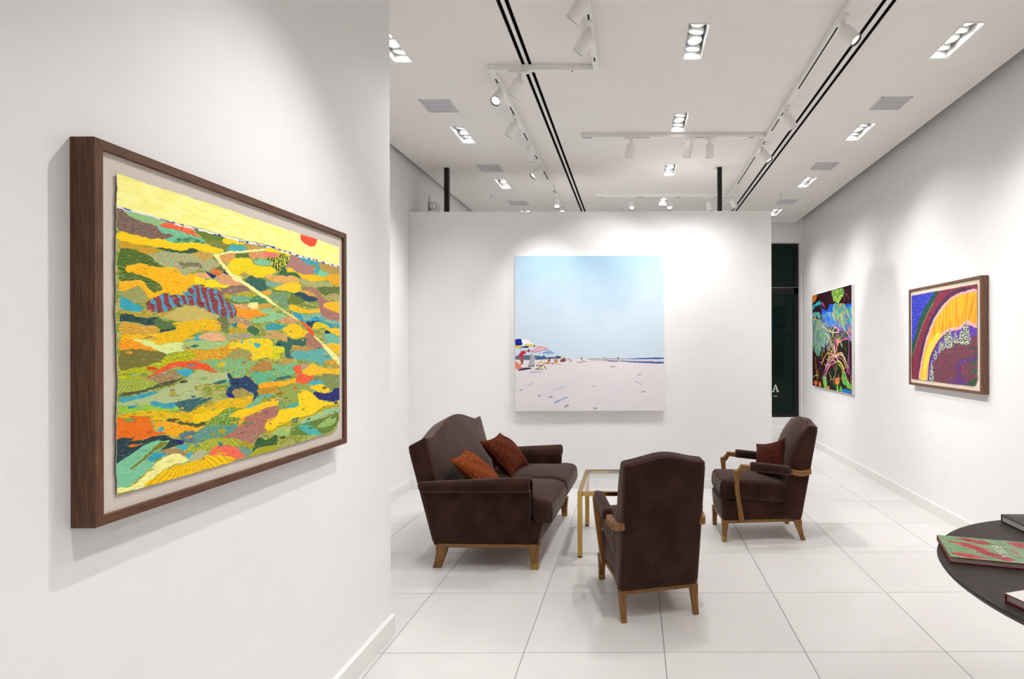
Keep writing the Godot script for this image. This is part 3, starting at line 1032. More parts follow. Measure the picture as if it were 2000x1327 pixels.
func sofa():
	var o := thing("sofa", "two-seat brown velvet sofa with a humped back and rolled arms", "sofa", P(-0.865, 0, 4.045), deg_to_rad(87.7))
	for s in [-1.0, 1.0]:
		leg(o, [0.31, 0.0, 0.309, 0.05, 0.318, 0.145, 0.25, 0.145, 0.262, 0.07, 0.273, 0.0], s * 0.545, 0.055, 0.034, 0.145, true)
		leg(o, [-0.282, 0.0, -0.266, 0.045, -0.25, 0.09, -0.236, 0.145, -0.308, 0.145, -0.309, 0.09, -0.316, 0.045, -0.33, 0.0], s * 0.54, 0.05, 0.034, 0.145, false)
	var st := mb()
	rbox(st, Transform3D(Basis(), Vector3(0, 0.136, 0.0)), Vector3(0.562, 0.011, 0.3), 0.003, 1, Vector3i(4, 1, 4), null, -1)
	obj("seat_rail", st, M.oak, o)
	st = mb()
	var bf := func(p: Vector3) -> Vector3:
		var q := p
		if p.z > 0.2:
			q.z += 0.2 * clampf(p.y + 0.08, 0.0, 0.16) + 0.012 * (1.0 - pow(p.x / 0.55, 2.0))
		return q
	rbox(st, Transform3D(Basis(), Vector3(0, 0.215, 0.0)), Vector3(0.553, 0.07, 0.305), 0.02, 3, Vector3i(14, 5, 8), bf)
	obj("seat_base", st, M.velvet, o)
	backrest(o, Vector3(0, 0.142, -0.268), 0.26, 0.55, 0.06, 0.628, 0.096, 1.0, 0.02, 0.035, 0.0, 0.018, 0.028, true)
	# rolled arms: an outline in (x, y) drawn out from back to front
	var prof := PackedVector2Array([Vector2(0.5, 0.15), Vector2(0.557, 0.15), Vector2(0.562, 0.24), Vector2(0.567, 0.34), Vector2(0.571, 0.42), Vector2(0.572, 0.462)])
	for i in 13:
		var g := deg_to_rad(-62.0 + 200.0 * i / 12.0)
		prof.append(Vector2(0.567 + 0.048 * cos(g), 0.507 + 0.047 * sin(g)))
	prof.append(Vector2(0.512, 0.527))
	prof.append(Vector2(0.5, 0.49))
	prof = fillet(prof, 0.008, 2)
	for s in [-1.0, 1.0]:
		st = mb()
		var af := func(p: Vector3) -> Vector3:
			var t := p.z / 0.68 + 0.5
			var zr := lerpf(-0.325, -0.405, clampf((p.y - 0.15) / 0.37, 0.0, 1.1))
			var zf := lerpf(0.262, 0.268, clampf((p.y - 0.15) / 0.37, 0.0, 1.0))
			var k := lerpf(0.66, 1.0, clampf(t, 0.0, 1.0))
			var q := Vector3(p.x, p.y, lerpf(zr, zf, t))
			if p.y > 0.45:
				q.y = 0.45 + (p.y - 0.45) * k
			if p.x > 0.571:
				q.x = 0.571 + (p.x - 0.571) * k
			return Vector3(q.x * s, q.y, q.z)
		var tmp := mb()
		extrude(tmp, Transform3D(), prof, 0.68, 0.016, 4, af, true)
		var arr := tmp.commit_to_arrays()
		var vs: PackedVector3Array = arr[Mesh.ARRAY_VERTEX]
		st.set_smooth_group(0)
		for i in range(0, vs.size(), 3):
			if s > 0:
				tri(st, vs[i], vs[i + 1], vs[i + 2])
			else:
				tri(st, vs[i], vs[i + 2], vs[i + 1])
		obj("arm", st, M.velvet, o)
	# two seat cushions that widen before the arms
	for s in [-1.0, 1.0]:
		var cf := func(p: Vector3) -> Vector3:
			var q := p
			if p.z > 0.13 and p.x * s > 0.05:
				q.x += s * 0.058 * smoothstep(0.17, 0.215, p.z) * clampf((p.x * s - 0.05) / 0.18, 0.0, 1.0)
			q.y -= 0.018 * smoothstep(0.2, 0.32, p.z) * (0.6 if s > 0 else 1.0)
			return q
		cushion(o, Vector3(s * 0.249, 0.345, 0.085), 0.0 if s < 0 else -0.01, Vector3(0.245, 0.07, 0.3), 0.034, 0.026, cf)
	var rows := []
	for s in [-1.0, 1.0]:
		rows.append([Vector3(s * 0.56, 0.155, 0.2), Vector3(s * 0.56, 0.155, 0.26)])
		rows.append([Vector3(s * 0.56, 0.155, -0.32), Vector3(s * 0.56, 0.155, -0.24)])
		rows.append([Vector3(s * 0.5, 0.152, 0.317), Vector3(s * 0.55, 0.152, 0.315)])
	nails(o, rows)

func pillow(label: String, group: String, m: Material, size: float, fat: float, xf: Transform3D, sd: float):
	var o := Node3D.new()
	o.name = numbered("throw_pillow")
	add_child(o)
	o.transform = xf
	tag(o, label, "cushion", group)
	var st := mb()
	st.set_smooth_group(0)
	var n := 24
	var shape := func(u: float, v: float, s: float) -> Vector3:
		var pull := 1.0 - 0.13 * (1.0 - v * v) * u * u
		var pull2 := 1.0 - 0.13 * (1.0 - u * u) * v * v
		var k := pow(maxf((1.0 - u * u) * (1.0 - v * v), 0.0), 0.55)
		var wr := 0.006 * sin(u * 7.0 + v * 5.0 + sd) * k
		return Vector3(u * size / 2 * pull, v * size / 2 * pull2, s * (fat / 2 * k + wr))
	for s in [-1.0, 1.0]:
		for i in n:
			for j in n:
				var a: Vector3 = shape.call(-1.0 + 2.0 * i / n, -1.0 + 2.0 * j / n, s)
				var b: Vector3 = shape.call(-1.0 + 2.0 * (i + 1) / n, -1.0 + 2.0 * j / n, s)
				var c: Vector3 = shape.call(-1.0 + 2.0 * (i + 1) / n, -1.0 + 2.0 * (j + 1) / n, s)
				var d: Vector3 = shape.call(-1.0 + 2.0 * i / n, -1.0 + 2.0 * (j + 1) / n, s)
				if s > 0:
					quad(st, a, d, c, b)
				else:
					quad(st, a, b, c, d)
	obj("cover", st, m, o)
	var path := PackedVector3Array()
	for i in n:
		path.append(shape.call(-1.0 + 2.0 * i / n, -1.0, 1.0))
	for i in n:
		path.append(shape.call(1.0, -1.0 + 2.0 * i / n, 1.0))
	for i in n:
		path.append(shape.call(1.0 - 2.0 * i / n, 1.0, 1.0))
	for i in n:
		path.append(shape.call(-1.0, 1.0 - 2.0 * i / n, 1.0))
	st = mb()
	tube(st, path, 0.004, 5, true)
	obj("piping", st, m, o)

func pillows():
	var sb := Transform3D(Basis(Vector3.UP, deg_to_rad(87.7)), P(-0.865, 0, 4.045))
	pillow("rust brown plush cushion leaning behind the near arm of the sofa", "sofa cushions", M.rust_plush, 0.32, 0.12,
		sb * Transform3D(Basis(Vector3(1, 0, 0), -0.86) * Basis(Vector3(0, 0, 1), 0.05), Vector3(-0.32, 0.535, -0.135)), 0.4)
	pillow("dark brown plush cushion leaning in the far corner of the sofa", "sofa cushions", M.dark_plush, 0.335, 0.16,
		sb * Transform3D(Basis(Vector3(0, 1, 0), -0.2) * Basis(Vector3(1, 0, 0), -0.78) * Basis(Vector3(0, 0, 1), 0.05), Vector3(0.2, 0.545, -0.085)), 2.1)
	var cb := Transform3D(Basis(Vector3.UP, deg_to_rad(-87.8)), P(0.883, 0, 4.165))
	pillow("small maroon velvet cushion on the seat of the armchair by the window", "", M.maroon_velvet, 0.27, 0.13,
		cb * Transform3D(Basis(Vector3(0, 1, 0), 0.5) * Basis(Vector3(1, 0, 0), -0.35) * Basis(Vector3(0, 0, 1), 0.3), Vector3(0.01, 0.515, -0.075)), 3.3)

func coffee_table():
	var o := thing("coffee_table", "square brass coffee table with a clear glass top", "table", P(-0.016, 0, 4.0), deg_to_rad(0.6))
	var a := 0.335
	var q := 0.015
	for sx in [-1.0, 1.0]:
		for sz in [-1.0, 1.0]:
			var st := mb()
			var c := Vector3(sx * a, 0, sz * a * 0.955)
			box(st, c + Vector3(-q, 0.009, -q), c + Vector3(q, 0.4125, q), 0.0015)
			var l := obj("leg", st, M.brass, o)
			st = mb()
			box(st, c + Vector3(-q * 0.85, 0.0, -q * 0.85), c + Vector3(q * 0.85, 0.009, q * 0.85))
			obj("foot", st, M.rubber, l)
	var b := a * 0.955
	for s in [-1.0, 1.0]:
		var st := mb()
		box(st, Vector3(-a + q + 0.0005, 0.386, s * b - q), Vector3(a - q - 0.0005, 0.4125, s * b + q), 0.0015)
		obj("top_rail", st, M.brass, o)
		st = mb()
		box(st, Vector3(s * a - q, 0.386, -b + q + 0.0005), Vector3(s * a + q, 0.4125, b - q - 0.0005), 0.0015)
		obj("top_rail", st, M.brass, o)
	var st2 := mb()
	box(st2, Vector3(-a + q + 0.001, 0.402, -b + q + 0.001), Vector3(a - q - 0.001, 0.41, b - q - 0.001))
	obj("glass_top", st2, M.table_glass, o)

# ------------------------------------------------------------------ pictures
var img: Image
var cw := 0
var ch := 0
var nz1 := FastNoiseLite.new()
var nz2 := FastNoiseLite.new()
var nz3 := FastNoiseLite.new()
var wob := 2.0

func canvas(w: int, h: int, c: Color):
	img = Image.create_empty(w, h, false, Image.FORMAT_RGB8)
	img.fill(c)
	cw = w
	ch = h
	nz1.seed = 31
	nz1.frequency = 0.01
	nz1.noise_type = FastNoiseLite.TYPE_SIMPLEX_SMOOTH
	nz1.fractal_octaves = 3
	nz2.seed = 32
	nz2.frequency = 0.06
	nz2.noise_type = FastNoiseLite.TYPE_SIMPLEX
	nz2.fractal_octaves = 2
	nz3.seed = 33
	nz3.frequency = 0.12
	nz3.noise_type = FastNoiseLite.TYPE_CELLULAR

func painted(n: String, rough := 0.6, bump := 0.0) -> StandardMaterial3D:
	var m := mat(n, Color.WHITE, rough, 0.0, 0.35)
	m.albedo_texture = ImageTexture.create_from_image(img)
	m.texture_repeat = false
	if bump > 0.0:
		m.heightmap_enabled = true
		m.heightmap_texture = m.albedo_texture
		m.heightmap_scale = bump
	return m

func tone(st: String, a: Color, b: Color, x: float, y: float, cx: float, cy: float) -> Color:
	match st:
		"flat":
			return a.lerp(b, clampf(0.35 + nz2.get_noise_2d(x * 0.5, y * 1.6) * 1.1, 0.0, 1.0))
		"dots":
			var k := nz2.get_noise_2d(x * 3.2, y * 3.6)
			if k > 0.3:
				return a.lerp(b, 0.85)
			return a.lightened(clampf(0.08 * nz2.get_noise_2d(x * 0.6, y * 1.5), 0.0, 0.1)).darkened(clampf(-0.2 * nz2.get_noise_2d(x * 0.6, y * 1.5), 0.0, 0.1))
		"speck":
			return a.lerp(b, 0.8) if nz2.get_noise_2d(x * 2.2, y * 2.2) > 0.2 else a
		"stripe":
			return a.lerp(b, smoothstep(0.0, 0.5, sin(x * 0.75 + y * 0.15 + nz1.get_noise_2d(x, y) * 5.0)) * 0.6)
		"fan":
			var g := atan2(x - cx, y - cy)
			return a.lerp(b, smoothstep(0.0, 0.45, sin(g * 52.0 + nz1.get_noise_2d(x, y) * 3.0)) * 0.6)
		"spike":
			var g2 := atan2(x - cx, y - cy)
			return a if sin(g2 * 46.0 + nz2.get_noise_2d(x, y) * 3.0) > -0.1 else b
		"wavy":
			return a.lerp(b, smoothstep(0.1, 0.6, sin(y * 0.8 + nz1.get_noise_2d(x * 0.9, y * 0.9) * 15.0)) * 0.6)
		"mix":
			var m := nz1.get_noise_2d(x * 1.2, y * 3.0)
			var c := a.lerp(b, smoothstep(-0.2, 0.3, m))
			return c.lerp(Color("d8a84a"), smoothstep(0.25, 0.5, nz2.get_noise_2d(x * 0.5, y * 1.4)))
		"vine":
			var k2 := sin((x * 0.93 - y * 0.3) * 0.17 + nz1.get_noise_2d(x * 1.5, y * 1.5) * 2.4)
			var sp := nz2.get_noise_2d(x * 4.0, y * 4.0)
			if k2 > 0.45:
				return b.lerp(Color("6ab4c0"), 0.6) if sp > 0.0 else b
			return a.lerp(Color("c05a48"), 0.7) if sp > 0.25 else (a.lerp(Color("4a1c3c"), 0.6) if sp < -0.25 else a)
		"bars":
			return a if sin(x * 0.75 + sin(y * 0.1)) > -0.1 else b
		"grid":
			return a if maxf(sin(x * 0.26 + y * 0.05 + nz1.get_noise_2d(x, y) * 4.0), sin(y * 0.5 + nz1.get_noise_2d(y, x) * 6.0)) > 0.35 else b
		"leaf":
			return b if nz3.get_noise_2d(x * 0.28 + y * 0.1, y * 0.5) < -0.82 else a
		"sky":
			return a.lerp(b, clampf(0.5 + nz1.get_noise_2d(x * 0.8, y * 4.0) * 1.4, 0.0, 1.0))
		"line":
			return b if nz2.get_noise_2d(x * 0.3, y * 1.0) > 0.24 else a
		"cells":
			var q := nz3.get_noise_2d(x * 0.5, y * 0.5)
			return Color("8a90e0") if q > -0.3 else (b if nz2.get_noise_2d(x, y) > 0.1 else a)
		"rays":
			var r := nz1.get_noise_2d(x * 5.0 + y * 0.5, y * 0.4)
			return a.lerp(b, smoothstep(-0.1, 0.35, r)).lerp(Color("f4b0a0"), smoothstep(0.3, 0.6, nz1.get_noise_2d(x * 2.0 + 400.0, y * 0.8)) * 0.7)
		"swirl":
			var w := nz1.get_noise_2d(x * 1.1, y * 1.1)
			var k3 := sin(w * 26.0)
			return a.lerp(b, smoothstep(0.2, 0.8, k3)).lerp(Color("b05a78"), smoothstep(0.6, 0.95, -k3) * 0.6)
		"snow":
			return b if nz2.get_noise_2d(x * 1.5, y * 1.5) > 0.02 else a
		"strokes":
			var s1 := nz1.get_noise_2d(x * 6.0 + y * 0.8, y * 1.3)
			var s2 := nz1.get_noise_2d(x * 7.0 - y * 0.7 + 300.0, y * 1.1)
			var c2 := a.lerp(b, smoothstep(-0.1, 0.15, s1))
			c2 = c2.lerp(Color("f0a060"), smoothstep(0.3, 0.4, s2) * 0.8)
			return c2.lerp(Color("102a60"), smoothstep(0.22, 0.36, -s2) * 0.8)
	return a

# pigments as saturated as the paint is
var richness := 1.0

func rich(c: Color) -> Color:
	var h := c.h + (0.014 if richness > 1.0 and c.h > 0.085 and c.h < 0.15 and c.s > 0.7 else 0.0)
	return Color.from_hsv(h, minf(1.0, c.s * richness), minf(1.0, c.v * (1.0 + (richness - 1.0) * 0.3)))

# a filled shape with a slightly uneven brush edge, corners given in thousandths of the canvas
func patch(c1: String, style: String, c2: String, at: Array):
	var a := rich(Color(c1))
	var b := rich(Color(c2))
	var n := at.size() / 2
	var raw := PackedVector2Array()
	for i in n:
		raw.append(Vector2(at[2 * i] * cw / 1000.0, at[2 * i + 1] * ch / 1000.0))
	var poly := PackedVector2Array()
	for i in n:
		var p0 := raw[(i + n - 1) % n]
		var p1 := raw[i]
		var p2 := raw[(i + 1) % n]
		var p3 := raw[(i + 2) % n]
		var steps := clampi(int(p1.distance_to(p2) / 7.0), 1, 14)
		for k in steps:
			var t := float(k) / steps
			var q := p1.lerp(p2, t).lerp(p1.cubic_interpolate(p2, p0, p3, t), 0.8)
			q += Vector2(nz2.get_noise_2d(q.x * 0.4, q.y * 0.4), nz2.get_noise_2d(q.x * 0.4 + 500.0, q.y * 0.4)) * wob
			poly.append(q)
	var y0 := 1e9
	var y1 := -1e9
	var cx := 0.0
	for q in poly:
		y0 = minf(y0, q.y)
		y1 = maxf(y1, q.y)
		cx += q.x / poly.size()
	var cy := y0 - (y1 - y0) * 0.9 - 6.0
	var m := poly.size()
	for y in range(maxi(0, floori(y0)), mini(ch, ceili(y1) + 1)):
		var yy := y + 0.5
		var xs := PackedFloat32Array()
		for i in m:
			var p := poly[i]
			var q := poly[(i + 1) % m]
			if (p.y <= yy) != (q.y <= yy):
				xs.append(p.x + (yy - p.y) / (q.y - p.y) * (q.x - p.x))
		xs.sort()
		for k in range(0, xs.size() - 1, 2):
			for x in range(maxi(0, roundi(xs[k])), mini(cw, roundi(xs[k + 1]))):
				img.set_pixel(x, y, tone(style, a, b, x, y, cx, cy))

# a brush stroke of width w pixels along points given in thousandths
func line(c1: String, w: float, at: Array):
	var c := Color(c1)
	var n := at.size() / 2
	var pts := PackedVector2Array()
	for i in n:
		pts.append(Vector2(at[2 * i] * cw / 1000.0, at[2 * i + 1] * ch / 1000.0))
	stroke(c, w, pts)

func stroke(c: Color, w: float, pts: PackedVector2Array):
	var n := pts.size()
	for i in n - 1:
		var p0 := pts[maxi(0, i - 1)]
		var p3 := pts[mini(n - 1, i + 2)]
		var steps := maxi(2, int(pts[i].distance_to(pts[i + 1]) / maxf(0.6, w * 0.3)))
		for k in steps:
			var q := pts[i].cubic_interpolate(pts[i + 1], p0, p3, float(k) / steps)
			var r := w * 0.5 * (1.0 + 0.35 * nz2.get_noise_2d(q.x, q.y))
			var y := floori(q.y - r)
			while y <= q.y + r:
				var dx := sqrt(maxf(0.0, r * r - (y + 0.5 - q.y) * (y + 0.5 - q.y)))
				img.fill_rect(Rect2i(roundi(q.x - dx), y, maxi(1, roundi(2.0 * dx)), 1), c)
				y += 1

func paint_landscape():
	canvas(1400, 1028, Color("a8a050"))
	wob = 3.0
	richness = 1.1
	patch("7a8f3a", "mix", "9ab070", [-1,100,366,91,540,97,1000,106,1010,379,985,978,590,989,234,995,-6,991,0,865])
	patch("8f7365", "dots", "3a2a28", [3,107,29,116,48,128,111,129,116,144,162,148,136,171,94,179,8,180])
	patch("7fc49a", "fan", "d8a84a", [18,109,69,104,97,107,146,108,118,132,85,131,46,129,24,119])
	patch("7fc49a", "flat", "6ab08a", [114,133,156,127,244,135,273,143,273,152,204,163,156,180,136,174,162,151,126,152])
	patch("3f6e4a", "flat", "7fc49a", [161,173,185,152,221,144,273,152,204,170])
	patch("ec6548", "flat", "f08050", [118,129,149,111,221,116,247,135,205,133,156,131])
	patch("4b6a1e", "fan", "9aa83a", [236,109,254,111,352,109,342,128,311,146,276,144])
	patch("6f7a35", "flat", "8a9048", [273,137,342,130,373,136,359,166,298,186,345,162,298,157])
	patch("f7b50c", "flat", "ffc81e", [9,179,94,182,116,174,136,174,161,179,233,161,273,158,266,158,342,160,345,169,305,184,262,185,218,183,196,199,126,204,106,206,94,206,9,208])
	patch("c08a1e", "wavy", "e0b05a", [10,210,59,209,101,212,136,218,106,233,78,234,11,231])
	patch("2e4a2c", "flat", "3e5e34", [111,206,123,202,151,204,193,202,215,186,244,183,247,190,193,212,138,211])
	patch("b8a070", "fan", "7fc8a8", [85,235,136,216,204,206,238,199,273,216,292,203,331,224,318,243,266,255,235,261,196,291,182,277,136,268,106,252])
	patch("c9a455", "dots", "b8904a", [218,206,256,188,273,186,273,191,295,190,292,209,254,223,273,222,232,209])
	patch("3f5c25", "wavy", "8a9a30", [10,233,68,233,96,243,116,264,133,268,116,274,82,272,44,273,26,286,22,297,46,305,9,321])
	patch("12443c", "bars", "b8a070", [177,243,204,238,250,232,262,248,221,249,193,260])
	patch("f8ae10", "flat", "fca018", [22,297,30,282,59,270,106,272,136,269,166,265,185,276,182,282,204,284,221,274,250,277,272,300,232,312,210,330,204,351,156,357,135,355,111,373,96,376,77,353,68,330,106,355,128,344,116,326,55,304,28,303])
	patch("f2a01c", "flat", "fcb41a", [8,334,41,325,66,326,87,349,101,374,82,376,61,342,32,359,8,365])
	patch("36552a", "wavy", "b8b838", [10,311,43,303,68,309,101,318,118,327,127,345,103,355,84,347,73,327,52,324,10,333])
	patch("e3b080", "flat", "d8a070", [232,274,273,264,241,269,282,265,295,279,260,291,272,300,250,295])
	patch("2a1f7a", "flat", "1c1466", [272,258,298,263,318,266,304,279,291,273])
	patch("e08a3a", "dots", "a02a3a", [292,248,311,239,341,252,321,269,298,263])
	patch("2a1f7a", "flat", "1c1466", [341,249,373,247,359,257])
	patch("d9a57c", "flat", "c89468", [321,272,341,255,380,262,424,280,440,284,417,301,366,298,318,292])
	patch("f2c212", "wavy", "f8d63a", [235,282,272,289,311,286,341,298,417,298,409,309,338,312,282,316,235,313])
	patch("5c6a34", "dots", "7a8848", [305,187,331,188,359,226,373,245,341,247,311,241,331,224,311,209])
	patch("f8b910", "flat", "fcc422", [338,129,356,110,395,107,436,111,425,124,380,127,359,139])
	patch("5aaeb0", "stripe", "3f9098", [359,164,377,135,440,125,452,135,417,150,380,158])
	patch("c0a04c", "stripe", "a08a44", [436,112,533,109,525,120,455,138,436,125])
	patch("d9a565", "flat", "cf9455", [328,189,395,165,391,186,366,208,345,209])
	patch("66783a", "flat", "55682e", [395,165,452,149,463,168,425,179,398,181])
	patch("dca070", "flat", "cc9060", [455,148,520,134,566,150,495,163,463,168])
	patch("ee8078", "flat", "e87070", [520,134,566,124,615,126,566,149,539,149,533,146])
	patch("f8c010", "flat", "fcd030", [540,108,620,105,673,109,653,121,611,115,539,127])
	patch("2f3c20", "spike", "d0d048", [539,149,592,142,625,114,663,127,648,169,615,187,597,202,565,181,539,156])
	patch("8cc4a0", "flat", "7ab490", [479,182,508,164,566,165,559,182,504,192])
	patch("f3c40c", "stripe", "d8a818", [362,222,384,191,425,177,463,175,487,195,566,188,592,203,565,222,533,234,487,251,440,246,395,253,373,250])
	patch("b5a554", "flat", "a5954a", [413,247,432,231,459,243,440,260,424,259])
	patch("2e5a50", "flat", "3a685c", [432,265,467,243,487,247,516,246,533,256,546,288,507,304,459,282])
	patch("a77a72", "dots", "b88a80", [673,109,729,110,739,124,804,136,816,151,810,182,750,192,698,180,644,176,663,143])
	patch("4aa8b4", "flat", "38909c", [721,113,750,110,816,117,850,115,859,139,838,171,810,167,833,144,821,129,782,138,739,124])
	patch("b89a4e", "dots", "a08842", [856,114,1000,111,1003,150,922,163,862,147])
	patch("7fc8a0", "flat", "70b890", [838,171,862,151,929,162,922,172,850,184])
	patch("3c6a42", "flat", "2f5a38", [597,217,620,194,629,173,648,189,658,199,693,191,728,203,718,213,678,208,615,222])
	patch("f8b612", "flat", "fca51c", [648,181,673,171,698,184,739,193,804,183,874,184,892,194,838,211,782,218,739,210,693,189,658,195])
	patch("e6b012", "dots", "e05a3a", [874,184,935,161,1003,154,1003,209,960,220,922,199])
	patch("b0b078", "dots", "8a9858", [723,216,771,217,838,215,922,207,941,223,861,242,771,242,728,236])
	patch("8fae8e", "dots", "5a9ab0", [539,256,592,250,639,257,592,275,539,273])
	patch("e0ae68", "flat", "d8a058", [539,226,601,220,693,209,723,228,639,249,592,252,539,241])
	patch("f8b40e", "flat", "fcc030", [583,280,643,252,703,234,734,247,723,273,692,289,658,283,601,287])
	patch("66844a", "flat", "587840", [539,274,587,287,639,288,692,289,677,299,648,294,583,295])
	patch("e89a30", "flat", "d88a28", [507,311,528,297,565,300,565,311,528,316])
	patch("7a9a72", "dots", "5a8868", [556,317,592,301,658,297,653,329,662,363,629,362,592,339,565,334])
	patch("234a50", "flat", "1a3a60", [682,298,728,276,755,285,832,295,844,305,815,316,765,321,728,305])
	patch("586c2e", "wavy", "7a8a40", [653,325,677,297,728,305,754,322,728,335,793,339,844,343,792,350,728,341,658,342])
	patch("66763a", "flat", "586830", [832,242,1003,219,1003,251,935,268,885,278])
	patch("c0aa70", "dots", "887848", [885,283,947,258,1003,265,1003,283,910,293])
	patch("a4766e", "dots", "b07060", [723,257,793,247,838,258,879,292,922,305,1003,315,1006,394,922,399,861,376,838,314,826,281,771,263])
	patch("f6a81a", "flat", "fcb42a", [876,323,922,308,1006,301,1006,357,947,352,891,339])
	patch("e8a050", "flat", "dc9040", [723,273,765,268,821,282,804,290,755,281])
	patch("f3b212", "dots", "f0a040", [658,356,677,342,728,354,792,360,849,351,849,369,770,377,692,381])
	patch("7fb8a0", "mix", "4aa8b4", [677,376,770,383,849,369,897,396,1002,403,1009,421,914,431,859,404,781,428,733,402,686,383])
	patch("3a9fb2", "flat", "2f90a4", [672,374,738,389,749,417,792,407,826,387,885,414,1006,426,1006,442,921,443,861,415,765,429,707,404])
	patch("b8a860", "wavy", "8aa868", [337,313,461,294,433,313,405,326,347,333])
	patch("8f7365", "flat", "7f6558", [334,316,424,286,463,306,409,320,373,334,341,331])
	patch("b8a83a", "flat", "a09030", [398,332,426,314,468,309,509,320,454,333])
	patch("b89a1c", "flat", "a88a18", [334,341,353,332,382,341,366,349,340,349])
	patch("7fb088", "dots", "5a9870", [375,342,405,334,454,333,468,351,432,356,392,359])
	patch("3e7a4a", "dots", "7ab07a", [454,343,501,323,561,341,543,351,490,358,468,354])
	patch("5a7038", "dots", "8a9848", [331,353,375,348,392,359,439,357,405,368,353,360])
	patch("e0a878", "flat", "d09868", [382,372,432,366,461,377,419,384,395,380])
	patch("eee49a", "flat", "e6dc90", [450,367,475,353,505,359,501,377,468,383])
	patch("d8a045", "wavy", "a89040", [501,361,565,348,565,368,512,376])
	patch("f09a24", "wavy", "e86a28", [385,375,405,385,461,384,512,379,559,396,528,405,475,415,468,425,405,420,402,401])
	patch("8fc48e", "wavy", "7ab09a", [505,380,565,371,558,384,631,391,647,408,589,420,539,432,482,440,475,428,559,402,520,392])
	patch("b59a72", "dots", "8a7860", [356,435,392,424,425,421,475,447,453,458,418,447,365,450])
	patch("2a8a9a", "flat", "2a6a6a", [369,452,402,446,401,459,385,458])
	patch("f0a028", "flat", "e89030", [403,451,418,444,446,455,432,462,405,460])
	patch("6a7a48", "flat", "6f6a48", [316,434,337,418,359,426,365,468,362,483,331,478,325,449])
	patch("c8952a", "stripe", "8a9a48", [365,469,432,465,453,480,405,485,365,483])
	patch("3f6a48", "flat", "356040", [446,465,468,454,504,467,501,482,489,495,453,480])
	patch("cfa068", "wavy", "a89860", [538,469,599,472,652,496,641,514,588,506,538,503])
	patch("2f94a8", "wavy", "5a9a7a", [539,444,589,437,642,444,698,432,631,457,568,468,538,465])
	patch("f4bb14", "flat", "e8a81c", [625,458,692,432,757,462,781,475,744,495,675,501,636,475])
	patch("d8a070", "dots", "a88858", [599,424,669,397,721,421,669,433,610,428])
	patch("a07a66", "dots", "c07058", [756,485,800,474,886,547,806,551,762,537])
	patch("28584c", "dots", "4a8070", [583,532,609,515,650,519,652,496,697,509,756,499,759,537,697,536,663,559,686,595,641,590,630,554])
	patch("23246e", "flat", "1a1a5a", [586,534,609,526,614,536])
	patch("6fae9e", "fan", "3f98a4", [666,572,697,555,768,560,858,549,913,567,956,608,858,637,832,619,697,600])
	patch("c59a5a", "dots", "a07a42", [674,554,697,536,769,546,819,551,768,562,697,559])
	patch("eacb10", "dots", "8a9a18", [538,557,588,536,630,545,633,563,604,575,609,593,558,596,538,587])
	patch("caa05a", "dots", "a07a3a", [614,611,641,594,686,600,663,617,620,620])
	patch("82bc8a", "dots", "5a9a6a", [538,629,609,623,714,619,697,655,685,672,598,684,538,691])
	patch("3a6a60", "flat", "2f5a58", [563,683,630,677,663,673,674,683,630,690,588,696])
	patch("c0a088", "dots", "807068", [723,633,756,621,800,637,768,652,732,648])
	patch("e2603a", "flat", "ea7048", [680,640,723,629,744,671,819,691,780,716,744,723,697,709,708,674])
	patch("f4a81c", "flat", "e89a28", [538,700,630,699,697,691,697,709,630,721,567,719,538,717])
	patch("f6b81a", "wavy", "e8a05a", [744,657,806,628,858,645,927,658,1001,662,993,693,913,683,819,686,756,677])
	patch("b88a30", "wavy", "d8b068", [879,621,942,608,1001,641,993,657,927,643])
	patch("879058", "wavy", "6a7a48", [812,690,885,681,1001,699,1000,767,941,766,858,723])
	patch("5ab0bc", "flat", "4a9fae", [768,730,818,705,885,725,858,738,806,731])
	patch("1f2560", "dots", "2a2f8a", [805,781,831,767,871,781,927,785,956,767,1004,772,1000,829,941,832,858,811])
	patch("f6b414", "flat", "fcc428", [787,741,871,734,927,770,899,784,864,768,858,777,818,758])
	patch("9a9a34", "wavy", "6fb0a0", [630,730,697,718,787,736,768,772,714,784,755,799,768,824,662,827,614,833,608,797,635,757])
	patch("4fb0a8", "flat", "3fa0a0", [619,825,662,814,755,801,762,823,685,826,630,835])
	patch("f6bb10", "flat", "fcc828", [537,897,557,858,619,825,714,825,714,757,780,759,858,816,941,837,1008,841,985,854,885,855,831,876,755,887,662,885,613,898,537,909])
	patch("c09a24", "flat", "a88a20", [537,913,613,894,719,881,805,877,885,850,1000,856,985,869,898,867,818,888,696,900,598,913,537,925])
	patch("8fc4a0", "wavy", "c8b060", [731,897,805,886,885,869,993,870,985,895,884,899,818,908,743,913])
	patch("557232", "wavy", "8a9a40", [662,925,731,916,831,910,912,909,985,900,985,978,857,991,668,952])
	patch("9fc070", "fan", "6a8a3a", [831,949,884,924,948,910,981,946,912,959])
	patch("58b8b8", "fan", "3f8a6a", [713,926,743,920,805,939,864,993,780,975])
	patch("2f5230", "flat", "8fb890", [673,883,713,876,725,896,696,900,679,897])
	patch("aac878", "fan", "78a060", [567,931,598,908,662,912,659,950])
	patch("3c6034", "flat", "2f5230", [486,934,507,930,534,945,561,943,590,934,590,981,543,978,486,972,465,989])
	patch("a0a068", "wavy", "8a8a50", [9,367,32,359,59,341,84,376,73,398,43,396,15,384])
	patch("3fa8b8", "wavy", "2f90a0", [9,383,28,388,45,399,68,409,66,425,32,427,10,422])
	patch("a89a38", "mix", "8aa050", [9,425,66,425,84,381,115,372,82,403,110,425,166,415,135,434,115,443,73,443,32,436,9,438])
